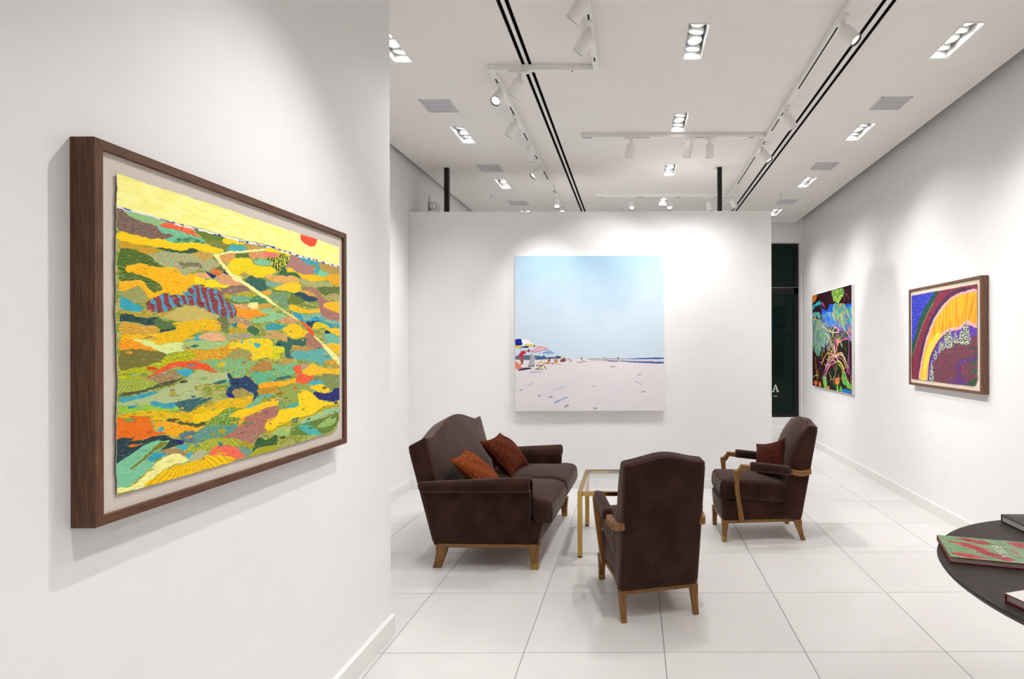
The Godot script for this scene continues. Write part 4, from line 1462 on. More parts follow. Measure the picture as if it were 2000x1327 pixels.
	patch("8a3a3e", "vine", "4a90b0", [78,403,89,386,130,357,151,360,201,353,207,333,226,319,250,310,272,311,235,324,269,317,292,319,322,321,337,331,353,360,379,369,400,395,398,417,385,427,359,426,322,419,271,408,263,392,272,400,249,393,204,388,161,404,151,413,110,425,82,416])
	patch("d8b058", "fan", "8fc090", [125,437,156,418,193,395,261,395,269,400,322,422,310,438,263,446,235,448,204,452,156,446])
	patch("213f3e", "flat", "2f5248", [10,439,32,436,73,445,115,441,125,448,156,455,156,463,171,475,150,483,123,493,115,476,72,467,32,459,10,463])
	patch("4c6a3e", "dots", "7a8a4a", [96,458,115,443,135,450,156,457,166,471,130,481,115,471])
	patch("c8902c", "wavy", "e8bc80", [10,463,32,461,72,470,110,469,120,484,115,492,77,499,10,501])
	patch("f4b416", "dots", "d8901a", [156,457,193,453,272,436,322,443,331,475,263,480,235,490,272,476,226,495,204,513,187,522,130,530,110,533,77,515,10,516,10,503,82,499,123,493,171,476])
	patch("f09a22", "wavy", "e07a1c", [10,518,41,515,72,531,110,552,77,554,59,546,9,553])
	patch("dfe690", "flat", "cfdc98", [41,515,68,517,96,520,115,533,150,525,187,522,198,530,198,556,166,558,140,566,115,552,82,538])
	patch("7a7438", "wavy", "66622e", [9,553,59,548,101,555,130,558,141,572,115,590,72,604,45,610,8,611])
	patch("c8c81c", "dots", "3f5a1a", [8,614,72,604,115,590,145,569,193,556,272,551,272,572,232,589,155,597,110,628,8,623,73,642,6,643,6,617])
	patch("e8a030", "dots", "a8701c", [198,556,232,551,272,548,263,555,359,535,365,523,385,522,453,528,475,538,467,557,405,547,359,577,303,593,235,588,235,560])
	patch("e05a2e", "flat", "ea6a3a", [100,629,150,597,220,590,249,591,272,602,235,588,277,607,320,638,303,637,268,624,234,622,189,610,155,616,104,634,76,642])
	patch("5aaec0", "flat", "48a0b4", [190,522,220,507,249,494,272,512,220,518])
	patch("e4b48a", "flat", "d8a478", [249,503,272,488,251,495,277,486,328,490,356,508,321,520,257,512])
	patch("a8c080", "wavy", "8fb070", [187,539,220,521,272,515,321,523,359,514,352,535,315,547,271,552,235,546,232,549,203,553])
	patch("2a5a50", "flat", "3f7058", [217,536,240,531,252,539,232,542])
	patch("efb81c", "dots", "e8d030", [385,513,432,513,475,506,565,514,564,582,527,588,474,599,439,611,432,598,467,580,460,560,405,544,365,547])
	patch("b09a58", "dots", "6a8a48", [355,580,378,559,411,547,453,563,471,577,453,589,385,587])
	patch("4fb0c4", "flat", "3fa0b4", [475,528,512,528,493,546])
	patch("4fb0c4", "flat", "3fa0b4", [388,518,400,518,400,525,388,525])
	patch("4fb0c4", "flat", "3fa0b4", [415,517,429,519,425,527,415,525])
	patch("4fb0c4", "flat", "3fa0b4", [453,514,466,519,460,527,453,522])
	patch("9fa878", "dots", "a07888", [353,499,405,485,453,483,475,496,453,506,378,516,359,510])
	patch("6fb898", "grid", "a8902c", [248,591,321,588,432,588,482,609,453,637,418,666,384,655,359,641,321,638,285,607])
	patch("d8b020", "flat", "c8a018", [321,606,346,601,349,616,327,619])
	patch("b58a48", "wavy", "8a6a34", [453,643,474,619,512,601,550,605,564,620,564,643,496,646])
	patch("6fb890", "fan", "3f8a70", [457,651,491,646,562,662,591,680,562,693,499,699,466,671])
	patch("a8c090", "wavy", "c0a868", [234,625,291,637,359,644,378,670,303,681,234,684,271,738,182,738,103,745,5,717,5,705,73,696,168,674,228,639,272,626])
	patch("b09468", "dots", "5a4838", [82,643,110,631,148,621,189,636,168,653,129,667,97,654])
	patch("4aaec4", "flat", "3a9cb4", [172,626,203,618,228,623,225,642,200,644])
	patch("8fa03a", "fan", "c0c870", [6,646,73,642,104,655,119,666,97,678,5,685])
	patch("5a5a38", "dots", "2f4a3a", [3,686,73,679,135,661,196,651,155,670,110,679,56,691,5,695])
	patch("45a4b4", "flat", "3a96a8", [1,701,44,696,104,689,116,694,61,708,5,713])
	patch("8ab838", "flat", "a0c848", [4,727,44,729,85,730,110,742,182,760,185,768,103,755,44,746,4,743])
	patch("45a4b4", "flat", "3a94ac", [91,726,103,721,135,735,168,736,165,754,129,747,97,735])
	patch("3f6a6a", "dots", "2a4a5a", [168,736,203,730,271,727,253,736,300,729,293,738,234,763,224,774,189,765,182,756])
	patch("b89028", "flat", "a88020", [147,701,168,696,172,707,155,709])
	patch("1f4a4a", "dots", "7ab898", [300,682,328,670,357,669,360,680,335,686])
	patch("1c2f5c", "dots", "2f6a6a", [357,648,371,649,383,664,409,670,441,660,466,682,491,702,512,714,495,722,491,748,465,771,474,742,445,724,409,711,382,717,379,734,390,745,364,740,355,721,368,688])
	patch("b09858", "dots", "8a7a48", [379,724,390,711,433,715,457,733,445,746,401,744])
	patch("221a80", "flat", "2a2090", [355,725,379,731,390,745,364,741])
	patch("efb41a", "dots", "a87a1c", [3,749,56,748,116,754,182,771,217,776,271,758,273,768,328,749,356,746,401,748,465,745,469,764,433,792,386,788,356,784,313,808,266,820,234,821,271,816,203,811,168,798,135,792,91,781,85,769,3,756])
	patch("e87e20", "wavy", "d8601c", [1,759,44,763,88,773,97,799,109,822,155,838,116,837,73,842,44,841,1,826])
	patch("f2a020", "flat", "e89020", [100,793,155,799,203,822,271,839,271,854,203,841,175,857,141,836,116,820])
	patch("3a4a2a", "dots", "8a7a2a", [141,793,168,789,203,811,271,823,266,820,276,829,253,841,234,834,232,831,182,811])
	patch("4a7080", "dots", "8a8a5a", [182,849,224,845,271,854,271,893,203,882])
	patch("f0a828", "flat", "e89020", [234,837,266,837,269,850,234,850])
	patch("4fb0c4", "flat", "3fa0b4", [116,811,132,814,133,829,116,823])
	patch("f3bd14", "wavy", "d89a18", [234,789,300,782,349,779,356,788,313,805,266,817,234,821])
	patch("6a8a38", "grid", "98b058", [279,829,356,784,394,793,378,819,425,834,409,853,334,849,283,840])
	patch("f6b41a", "flat", "fcc02c", [367,817,401,798,465,796,516,781,591,771,591,803,508,814,465,822,433,835,401,826])
	patch("6f9a88", "dots", "3f7a78", [234,856,286,840,393,854,401,866,371,884,313,890,234,885])
	patch("a8982c", "flat", "98881c", [320,860,342,859,352,877,334,880])
	patch("7ab898", "flat", "6aa888", [433,788,491,763,525,752,490,789,449,796])
	patch("58b0c0", "flat", "48a0b0", [499,749,561,750,561,758,508,757])
	patch("c08a34", "flat", "a87828", [499,718,591,712,591,743,517,747,491,733])
	patch("f0a020", "flat", "e89028", [491,710,517,695,591,698,591,716,508,721])
	patch("a5786e", "dots", "c07058", [345,903,401,866,425,841,433,832,508,810,591,807,591,850,534,876,525,905,490,928,465,944,448,944,416,923])
	patch("f0a020", "flat", "e89020", [405,863,409,838,429,835,425,852])
	patch("f6b814", "flat", "fcc428", [529,898,534,872,591,850,567,856,537,863,590,898,561,908])
	patch("1f3436", "dots", "34505c", [1,826,38,833,61,845,91,839,135,841,168,863,199,877,188,886,154,889,116,893,85,906,55,912,-3,899])
	patch("1f1a78", "flat", "2a2088", [165,862,199,877,195,886,182,879])
	patch("7fc09a", "leaf", "a88c48", [-3,909,21,890,55,872,82,858,116,857,148,866,135,884,103,897,85,906,106,929,85,947,61,961,32,981,-1,974])
	patch("8a8a2c", "dots", "4a5a2a", [32,929,82,892,113,868,128,860,148,869,135,880,103,890,61,917,38,932])
	patch("3fa0b8", "flat", "3390a8", [83,909,100,895,135,902,141,910,109,920,97,923])
	patch("b09068", "dots", "8a7050", [116,893,154,892,195,910,217,930,202,937,168,915,135,902])
	patch("4fb0c0", "flat", "40a0b0", [168,892,210,889,215,903,228,917,224,939,209,946,202,930,217,922,182,902])
	patch("98a02c", "fan", "c8c858", [210,909,224,894,271,897,276,888,327,893,409,917,397,940,345,921,286,924,234,924])
	patch("b8b898", "dots", "a8a070", [224,932,254,920,271,932,271,947,239,966,217,952])
	patch("ee6a52", "stripe", "f09080", [289,938,313,923,345,924,401,948,432,981,436,996,385,990,356,968,299,954])
	patch("b09428", "flat", "a08420", [401,930,432,930,465,952,486,961,465,967,432,952])
	patch("7aa088", "flat", "6a9078", [401,948,432,952,465,970,448,996,436,993])
	patch("a8a828", "flat", "98981c", [448,996,481,978,525,973,590,981,590,997,448,1003])
	patch("f6b612", "fan", "c88a10", [67,996,109,972,154,957,209,958,271,955,266,945,348,966,389,998,234,998,271,1002,161,1000])
	patch("eeec9e", "flat", "e8e490", [-1,977,38,983,91,949,116,925,154,912,188,922,217,952,168,950,135,958,73,991,67,998,-1,993])
	patch("eeeaa0", "flat", "e8e498", [305,194,331,178,380,159,455,139,533,113,533,120,455,148,380,168,328,189,352,220,380,249,417,253,428,269,479,289,565,334,565,334,610,364,653,384,702,404,728,423,814,472,819,484,886,527,1009,610,1005,652,886,551,819,493,727,423,658,394,599,363,507,322,424,280,395,277,369,257])
	patch("e0562e", "flat", "e8683a", [728,419,754,425,809,465,819,481,806,486,757,448,727,423])
	patch("1f3a3c", "flat", "23305a", [762,425,803,414,855,411,815,422,798,448,809,456])
	patch("e8c018", "dots", "c8a018", [803,448,815,422,861,420,922,439,921,468,914,466,886,447,859,446,813,455])
	patch("1f2048", "flat", "1a1a40", [886,457,914,459,928,473,893,474])
	patch("7fbaa0", "flat", "6aaa90", [879,482,928,473,1009,495,1009,524,914,527,893,512])
	patch("f8ac18", "flat", "fcb828", [900,527,1009,531,1009,589,956,567])
	patch("f3bb1a", "flat", "e8ac20", [914,446,1009,447,1009,484,942,470])
	patch("f3ec8c", "sky", "f8f4a4", [-3,-9,273,-23,540,-10,1014,-19,1014,97,850,102,729,102,630,99,540,95,479,100,395,102,332,103,236,102,233,105,151,106,78,104,1,98])
	patch("e8e8ee", "line", "28309a", [1,100,55,103,116,103,177,107,273,104,282,105,366,104,440,104,566,98,630,101,739,104,839,102,1000,106,1000,113,839,111,739,112,630,107,566,105,440,113,366,111,282,113,273,112,177,113,116,108,55,109,1,108])
	patch("e8502c", "dots", "f06a3c", [740,-11,839,-14,836,15,822,35,793,44,755,40,734,27,732,7])
	# small dabs in the colours around them, denser low down
	richness = 1.0
	wob = 2.0
	for k in 150:
		var p := Vector2(rng.randf() * 960 + 20, 300.0 + 660.0 * sqrt(rng.randf()))
		var from := Vector2i(clampi(int((p.x + 60.0 - 120.0 * rng.randf()) * cw / 1000.0), 0, cw - 1), clampi(int((p.y + 50.0 - 100.0 * rng.randf()) * ch / 1000.0), 0, ch - 1))
		var w := 6.0 + 14.0 * rng.randf()
		var h := 2.5 + 4.0 * rng.randf()
		var t := 0.25 - 0.5 * rng.randf()
		var c := img.get_pixelv(from)
		patch(c.to_html(false), ["dots", "flat", "wavy", "stripe"][k % 4], c.darkened(0.35).to_html(false), [p.x - w, p.y - w * t, p.x - w * 0.4, p.y - h, p.x + w * 0.5, p.y - h * 0.8 + w * t * 0.5, p.x + w, p.y + w * t, p.x + w * 0.4, p.y + h + w * t * 0.4, p.x - w * 0.5, p.y + h * 0.8])
	# small marks of the brush over the fields
	for k in 5000:
		var p := Vector2(rng.randf() * cw, (0.2 + 0.8 * rng.randf()) * ch)
		var c := img.get_pixelv(p).darkened(rng.randf() * 0.2) if rng.randf() < 0.4 else img.get_pixelv(p).lightened(rng.randf() * 0.25)
		stroke(c, 1.2 + 1.0 * rng.randf(), PackedVector2Array([p, p + Vector2(4 + 14 * rng.randf(), 3.0 - 6.0 * rng.randf())]))

func paint_beach():
	richness = 1.0
	canvas(820, 856, Color.WHITE)
	wob = 1.0
	var top := Color("a9cbe2")
	var low := Color("cfdfeb")
	var sand := Color("e9e1e2")
	var sand2 := Color("e4dee2")
	for y in ch:
		var v := float(y) / ch
		for x in cw:
			var u := float(x) / cw
			if v < 0.668:
				var t := clampf(v / 0.45 + nz1.get_noise_2d(x * 0.3, y * 0.4) * 0.3 + absf(u - 0.45) * 0.55, 0.0, 1.0)
				img.set_pixel(x, y, top.lerp(low, t))
			else:
				img.set_pixel(x, y, sand.lerp(sand2, clampf(0.5 + nz1.get_noise_2d(x * 0.5, y) * 1.6, 0.0, 1.0)))
	patch("e6dfe0", "flat", "e9e2e2", [0, 668, 300, 665, 560, 668, 1000, 700, 1000, 760, 0, 780])
	patch("2f4fa0", "flat", "4064b0", [484,679,605,677,704,681,825,690,1000,696,1000,685,825,682,704,677,605,674])
	patch("3a5cae", "flat", "2f50a0", [737,665,880,659,1000,658,1000,667,880,668,737,667])
	line("b8aec0", 2, [709,674,825,679,1000,676])
	line("a8786a", 2, [594,679,594,659,602,654,608,664,613,679])
	line("8a5a50", 2, [616,674,627,679,660,681,687,683])
	line("4a3a50", 4, [693,654,693,670])
	line("6a5a60", 2, [489,666,605,666,682,665,737,666])
	patch("6a7a90", "dots", "30405a", [-1,644,26,644,96,639,143,642,212,653,306,651,306,662,212,666,119,671,-1,667])
	patch("0c1a8c", "flat", "1428a8", [0,539,42,537,50,568,40,576,2,576])
	patch("f2f0f0", "flat", "ffffff", [43,537,68,537,91,544,117,566,122,575,82,569,54,568,49,570])
	patch("d8b81c", "flat", "e8c83a", [-1,578,35,578,38,593,10,594,-1,588])
	patch("e0c030", "flat", "e8d050", [59,569,96,569,122,575,119,584,96,584,80,579])
	patch("10122a", "flat", "10122a", [40,584,56,585,73,579,91,584,91,589,61,592,40,592])
	patch("10142a", "flat", "10142a", [123,581,126,574,134,581,129,588])
	line("505a68", 2, [36,593,36,639])
	patch("c01a40", "flat", "d02a50", [21,648,21,639,40,619,56,609,68,615,69,626,49,642,45,651,31,653])
	patch("7a1a4a", "flat", "8a2a5a", [82,610,89,603,98,604,103,613,94,619,87,617])
	patch("a8645a", "flat", "905048", [24,651,49,651,54,671,54,697,45,697,42,702,29,704,38,693,33,675])
	line("b07060", 5, [61,615,80,613,89,622])
	line("a8685e", 4, [70,622,73,648,68,653])
	patch("e89048", "flat", "e87060", [-1,675,21,693,40,709,17,724,3,729,-1,720])
	patch("e87868", "flat", "f09080", [5,726,10,704,31,711,49,718,21,733])
	patch("24283e", "flat", "343850", [14,739,26,731,54,722,91,720,112,724,91,732,49,737])
	patch("b8b4b8", "flat", "a8a4aa", [84,715,96,671,105,628,115,631,126,662,129,711,105,718])
	line("60586a", 3, [89,709,129,710])
	line("f0e8e0", 3, [117,635,138,680,133,711])
	patch("e8a0ac", "flat", "f0b8c0", [103,613,124,602,143,583,177,581,203,588,224,599,217,606,184,599,143,608,110,618])
	line("c06a70", 3, [105,618,143,618,184,608,219,605])
	line("8a6a68", 2, [162,608,163,639])
	patch("8fb0dc", "flat", "7fa0d0", [177,631,194,619,226,608,247,615,263,631,224,632])
	line("708ab0", 2, [223,631,223,653])
	patch("3c5a94", "flat", "4a6aa8", [143,666,152,648,166,644,173,657,189,639,205,651,201,662,180,668])
	patch("20305a", "flat", "1c2850", [266,648,280,644,310,651,306,655,282,653])
	patch("e8d070", "flat", "e8d880", [315,653,324,644,336,648,336,653])
	line("c8a060", 4, [143,704,177,675])
	line("d8b878", 5, [173,680,203,729])
	line("c09858", 5, [203,686,175,713,138,729])
	line("2a2438", 4, [143,708,180,708])
	line("5a4030", 3, [133,731,156,729,187,731])
	line("3a3040", 3, [196,711,209,732])
	patch("e88868", "flat", "d87050", [203,693,215,682,238,686,236,695,210,700])
	patch("8a4040", "flat", "602830", [219,675,229,662,238,673,226,682])
	patch("18182c", "flat", "18182c", [231,653,243,653,240,662,232,660])
	patch("7088c8", "flat", "6078c0", [240,693,245,686,259,693,250,700])
	line("d8a068", 4, [259,691,306,702])
	patch("d8b070", "flat", "c05a40", [259,682,268,666,285,668,287,686,273,691])
	patch("8a5058", "dots", "402838", [301,682,315,662,334,660,341,675,324,684])
	line("a87868", 5, [302,674,330,659,341,674])
	line("c09080", 5, [352,664,379,674,363,679])
	line("e0d8d8", 8, [407,659,423,664])
	line("b07a68", 4, [440,659,456,680,478,680])
	line("3a3038", 3, [445,656,451,666])
	line("8a8a90", 4, [418,685,451,690])
	line("a8a0b8", 5, [638,714,671,716])
	line("b0a8bc", 6, [825,769,847,766])
	line("b8b0c4", 4, [803,811,847,827])
	line("b0a8b8", 8, [847,879,874,875])
	line("a8a0b8", 6, [30,866,44,861])
	line("c4bcc8", 4, [82,838,126,816])
	line("a09cac", 6, [154,902,172,899])
	line("a8a0b4", 9, [225,912,250,906])
	line("a8bcd8", 9, [264,948,308,927,352,911])
	line("90a0c0", 6, [267,945,297,932])
	line("a098b4", 9, [333,974,357,961])
	line("a8a0bc", 9, [528,982,550,985])
	line("c0b8c8", 5, [511,841,539,842])
	line("b8b0c8", 6, [104,752,176,745])
	line("c8ccd8", 5, [253,864,341,840])

func paint_arch():
	canvas(620, 460, Color("5a2a3c"))
	wob = 2.5
	patch("5a2a3c", "dots", "8a4a40", [-22,-6,1000,11,1011,437,753,470,274,1015,-6,1013])
	patch("1c3aa8", "cells", "5a50c8", [-12,1,414,-2,277,124,131,305,54,524,6,599])
	patch("2a5a4a", "flat", "1f4a3c", [414,-2,504,4,346,154,205,334,92,549,15,724,6,599,74,475,150,282,294,113])
	line("b09a50", 4, [496,8,346,165,204,358,92,574,25,724])
	patch("6e2340", "speck", "a8505a", [504,4,1000,11,1006,47,812,22,637,59,480,166,346,318,240,503,167,672,119,1003,14,1005,34,773,111,550,223,359,363,167])
	patch("4a3a5a", "flat", "3a2a4a", [1000,46,1006,67,826,34,652,72,496,179,363,330,258,515,185,696,156,1000,119,1003,157,684,231,491,337,305,471,154,629,53,812,16])
	patch("f0a0a8", "flat", "f4b8b8", [1006,67,1005,437,893,391,754,438,574,465,412,599,310,764,274,1003,132,1002,176,768,258,527,380,320,512,180,667,85,840,51])
	patch("f2b02c", "rays", "e88a2a", [1006,98,1005,381,880,349,754,406,605,421,511,474,396,599,310,740,256,998,156,1000,203,768,293,528,413,322,543,194,682,108,853,76])
	patch("f6cc4a", "rays", "f0b83a", [165,1000,221,767,310,575,446,461,511,486,379,622,274,837,256,998])
	patch("5a3a9a", "flat", "6a4ab0", [291,1002,327,763,429,610,574,476,754,438,866,400,1005,437,1004,538,753,578,478,736,377,1006])
	patch("7a2a50", "swirl", "3a5a3a", [360,1008,395,761,494,667,695,577,893,537,1004,528,1009,1004,752,1002])
	patch("4a3a80", "swirl", "6a2a60", [633,996,752,900,709,816,781,748,892,724,1004,690,1010,741,865,777,781,812,809,917,918,1002])
	patch("2f5a3c", "flat", "284c34", [878,985,1010,913,1009,1004])
	patch("2f5a3c", "flat", "3a6a4a", [892,859,1010,822,1010,872])
	patch("2f5a3c", "flat", "3a6a4a", [878,787,1010,731,1010,761])
	patch("3a5a3c", "flat", "2f4a34", [879,630,1011,609,998,640])
	patch("1f2a28", "snow", "d8dcc8", [810,578,831,388,893,401,913,584])
	patch("1f2a28", "snow", "d8dcc8", [753,578,796,418,824,578])
	patch("1f2a28", "snow", "d8dcc8", [687,566,713,447,753,572])
	patch("1f2a28", "snow", "d8dcc8", [558,621,628,422,687,610])
	patch("1f2a28", "snow", "d8dcc8", [534,554,574,454,604,555])
	patch("1f2a28", "snow", "d8dcc8", [453,679,502,542,558,633])
	patch("1f2a28", "snow", "d8dcc8", [378,762,409,645,445,737])
	patch("1f2a28", "snow", "d8dcc8", [309,1000,353,763,386,1006])
	for k in 500:
		var p := Vector2(rng.randf() * cw, rng.randf() * ch)
		var c := img.get_pixelv(p).lightened(rng.randf() * 0.3) if rng.randf() < 0.6 else img.get_pixelv(p).darkened(rng.randf() * 0.3)
		stroke(c, 1.5, PackedVector2Array([p, p + Vector2(5.0 - 10.0 * rng.randf(), 8.0 - 4.0 * rng.randf())]))

func paint_neon():
	canvas(620, 530, Color("2a1016"))
	wob = 5.0
	patch("2a1016", "dots", "3a1a24", [3,-4,1003,2,1000,509,998,1003,1,1000])
	patch("e0842a", "flat", "c86a20", [10,2,150,7,97,64,16,81])
	patch("1faabc", "flat", "40c4c8", [8,163,96,131,251,115,226,85,162,84,9,124])
	patch("20a4b4", "flat", "60c0a8", [8,193,187,200,250,265,212,263,135,230,8,246])
	patch("1a50c8", "flat", "2a6ae0", [288,165,432,194,501,136,739,173,1002,178,1001,358,839,414,738,406,589,371,360,353,287,257])
	patch("1a6ad8", "flat", "2a80e8", [361,216,546,219,611,354,408,346,336,283])
	patch("3aa0b8", "strokes", "8ac048", [591,144,840,160,917,253,897,374,799,391,590,301,568,203])
	patch("2a90b0", "strokes", "9ac05a", [28,252,287,295,431,379,476,504,13,499,14,291])
	patch("2a80b8", "strokes", "7ac850", [12,443,500,453,427,546,276,575,170,674,32,576])
	patch("2090c8", "strokes", "40c0a0", [908,211,1002,218,1000,459,935,376])
	patch("9a50a0", "strokes", "d04a98", [916,395,1001,358,1000,509,935,498])
	patch("46181e", "dots", "2a1216", [675,443,758,407,839,418,887,489,737,495])
	patch("1f2018", "dots", "3a3a28", [726,516,933,488,952,640,851,672,746,670])
	patch("1c1f18", "dots", "34402a", [474,808,614,737,703,743,788,810,766,943,543,1007,449,875])
	patch("8fc84a", "strokes", "5aa048", [536,6,678,5,821,17,831,81,739,114,677,138,591,109])
	patch("e87a4a", "flat", "f09a6a", [729,168,750,144,780,168,760,183])
	patch("e8804a", "flat", "d86a3a", [613,892,658,871,724,866,713,921,646,935])
	patch("e07a48", "flat", "c86038", [43,977,86,938,154,953,127,990])
	patch("e0783a", "flat", "c8602a", [168,972,234,937,260,979,221,997])
	patch("e88a4a", "flat", "d87838", [412,991,449,964,484,985,448,1002])
	patch("5ac048", "strokes", "8fd860", [300,884,400,878,412,991,337,997])
	patch("6ad048", "strokes", "40a840", [788,810,871,848,989,925,979,963,870,934,798,918])
	patch("80d050", "flat", "60b840", [657,1001,680,941,712,996])
	patch("78d048", "flat", "50b038", [723,991,766,947,808,983])
	patch("1a6ac0", "flat", "2a90d0", [766,1000,850,962,989,975,989,1000])
	patch("e8607a", "flat", "f0906a", [649,506,671,479,715,511,704,547,660,537])
	line("d8e048", 5, [625,723,703,707,767,723,830,773,809,817,767,767,703,734])
	line("e0e060", 4, [648,713,746,715,809,756,830,790])
	line("e050a0", 6, [625,723,522,750,425,810,338,872])
	line("e860a8", 4, [625,728,545,740,450,781,376,860])
	line("e058b0", 5, [625,710,545,680,475,640])
	line("e8b0c0", 3, [614,710,522,704,474,742,401,764,339,747])
	line("e8e0b0", 3, [474,822,509,880,544,897,602,874,647,808,648,736])
	line("c8b8a0", 3, [932,674,892,735,830,781])
	line("b070b8", 4, [952,665,932,734,871,831])
	line("c058c0", 4, [942,666,970,800,989,853])
	line("d860c0", 5, [933,500,942,589,932,662])
	line("e050a0", 7, [726,524,832,495,933,492])
	line("d0e050", 5, [427,522,451,640,462,705])
	line("d8e060", 5, [523,500,475,583,546,620])
	line("a0d050", 5, [401,693,462,705,510,667])
	line("e0d840", 4, [128,825,141,884,182,877])
	line("c0e060", 3, [16,912,86,883,168,883])
	line("e08030", 7, [87,686,114,816,128,875])
	line("f0a040", 4, [289,609,301,700])
	line("d05aa0", 4, [209,737,326,719,314,690])
	line("e8e0c0", 4, [311,351,431,397,545,422,717,423,633,377,556,409])
	line("c8e850", 6, [443,352,500,403,567,432,567,471])
	line("80e0d0", 4, [488,425,488,488])
	line("e050b0", 6, [622,363,717,401,779,399,779,353])
	line("e8f0d0", 4, [819,375,916,444,972,498])
	line("a060b0", 6, [251,162,276,108,349,151])
	line("c04a90", 5, [301,96,361,161])
	line("60c0c8", 4, [397,218,489,224,568,256])
	line("a0c0e8", 4, [432,257,501,234,478,277])
	line("c8e060", 6, [591,100,634,74,698,136,781,88])
	line("c0e850", 6, [698,127,740,80,801,78])
	line("a04a60", 5, [840,140,880,69,946,125])
	line("b8d0e0", 4, [590,301,590,257,546,224])
	line("f0e070", 5, [680,910,668,987])
	line("d8a060", 4, [671,582,681,663])
	line("b89a50", 4, [593,464,615,496])
	var cols := ["1a50c8", "20b0c0", "70c848", "e0609a", "f09850", "d8e060", "48c0a0", "8a50b0"]
	for k in 420:
		var p := Vector2(rng.randf() * cw, (0.22 + 0.34 * rng.randf()) * ch)
		if p.x > cw * 0.56 and p.y > ch * 0.5:
			continue
		var c := Color(cols[rng.randi() % 8])
		stroke(c, 1.5 + 2.5 * rng.randf(), PackedVector2Array([p, p + Vector2(8.0 - 16.0 * rng.randf(), 8.0 + 16.0 * rng.randf())]))
	for k in 500:
		var p := Vector2(rng.randf() * cw, (0.18 + 0.42 * rng.randf()) * ch)
		if p.x > cw * 0.6 and p.y > ch * 0.48:
			continue
		stroke(Color(["3a90e8", "58d0c8", "8ad860", "e878b0", "f0b070", "2048c0"][rng.randi() % 6]), 1.6 + rng.randf(), PackedVector2Array([p, p + Vector2(3.0 - 6.0 * rng.randf(), 10.0 + 14.0 * rng.randf())]))
	var hub := Vector2(0.62 * cw, 0.66 * ch)
	for k in 26:
		var g := rng.randf() * TAU
		var tip := hub + Vector2(cos(g) * 0.4 * cw, (0.1 + 0.2 * rng.randf()) * ch * (1.0 if sin(g) > -0.5 else -0.7)) * (0.5 + 0.7 * rng.randf())
		var mid := hub.lerp(tip, 0.55) + Vector2(0, -0.09 * ch * (0.3 + rng.randf()))
		stroke(Color(["e858a8", "d8e050", "e8d8b0", "c060c0", "f080b0", "b0d858"][rng.randi() % 6]), 2.5 + 2.5 * rng.randf(), PackedVector2Array([hub, mid, tip]))
	for k in 90:
		var p := Vector2(rng.randf() * cw, (0.55 + 0.43 * rng.randf()) * ch)
		var c := Color(["e87a4a", "58b848", "7a3050", "c8a060", "3a5a40"][rng.randi() % 5])
		stroke(c, 2.0 + 4.0 * rng.randf(), PackedVector2Array([p, p + Vector2(4.0 - 8.0 * rng.randf(), 10.0 + 14.0 * rng.randf())]))

func frame_rails(o: Node3D, w: float, h: float, depth: float, face: float, m: Material):
	# four mitred rails; each is drawn along its own x so that the grain runs with it
	for k in 4:
		var len := w if k % 2 == 0 else h
		var st := mb()
		var poly := PackedVector2Array([Vector2(-len / 2, 0), Vector2(len / 2, 0), Vector2(len / 2 - face, face), Vector2(-len / 2 + face, face)])
		extrude(st, Transform3D(Basis(), Vector3(0, 0, depth / 2)), poly, depth, 0.0008, 1)
		var at: Vector3 = [Vector3(0, 0, 0), Vector3(w / 2, h / 2, 0), Vector3(0, h, 0), Vector3(-w / 2, h / 2, 0)][k]
		obj("frame_rail", st, m, o, Transform3D(Basis(Vector3(0, 0, 1), PI / 2 * k), at))

func framed(o: Node3D, w: float, h: float, m: Material, mount: Material, art: Material, px: float, py: float, pw: float, ph: float, sd: float):
	frame_rails(o, w, h, 0.05, 0.02, m)
	var st := mb()
	box(st, Vector3(-w / 2 + 0.0201, 0.0201, 0.004), Vector3(w / 2 - 0.0201, h - 0.0201, 0.041))
	obj("mount_board", st, mount, o)
	# the sheet: deckled edges, a little wavy, standing clear of the linen
	var f := func(p: Vector3) -> Vector3:
		var u := p.x / pw + 0.5
		var v := p.y / ph
		var q := p
		var ed := 0.0016
		if u < 0.001 or u > 0.999:
			q.x += ed * nz2.get_noise_2d(p.y * 2600.0, sd + u * 50.0) + 0.004 * nz1.get_noise_2d(p.y * 400.0, sd + u * 90.0)
		if v < 0.001 or v > 0.999:
			q.y += ed * nz2.get_noise_2d(p.x * 2600.0, sd + v * 50.0) + 0.003 * nz1.get_noise_2d(p.x * 300.0, sd + v * 90.0)
		q.x -= 0.022 * smoothstep(0.93, 1.0, u) * smoothstep(0.08, 0.0, v)
		q.y += 0.008 * smoothstep(0.93, 1.0, u) * smoothstep(0.08, 0.0, v)
		q.z += 0.0015 * sin(u * 9.0 + sd) * sin(v * 7.0) 
		return q + Vector3(px, py, 0)
	var back := func(p: Vector3) -> Vector3:
		var q: Vector3 = f.call(p)
		return Vector3(q.x, q.y, q.z - 0.0014)
	st = picture(pw, ph, 0.0465, 60, 60, f)
	obj("painted_sheet", st, art, o)
	var rim := mb()
	rim.set_smooth_group(0)
	var n := 60
	var ring := []
	for i in n:
		ring.append(Vector3((float(i) / n - 0.5) * pw, 0, 0.0465))
	for i in n:
		ring.append(Vector3(0.5 * pw, float(i) / n * ph, 0.0465))
	for i in n:
		ring.append(Vector3((0.5 - float(i) / n) * pw, ph, 0.0465))
	for i in n:
		ring.append(Vector3(-0.5 * pw, (1.0 - float(i) / n) * ph, 0.0465))
	for i in ring.size():
		var a: Vector3 = ring[i]
		var b: Vector3 = ring[(i + 1) % ring.size()]
		quad(rim, f.call(a), f.call(b), back.call(b), back.call(a))
	obj("deckle_edge", rim, M.paper, o)

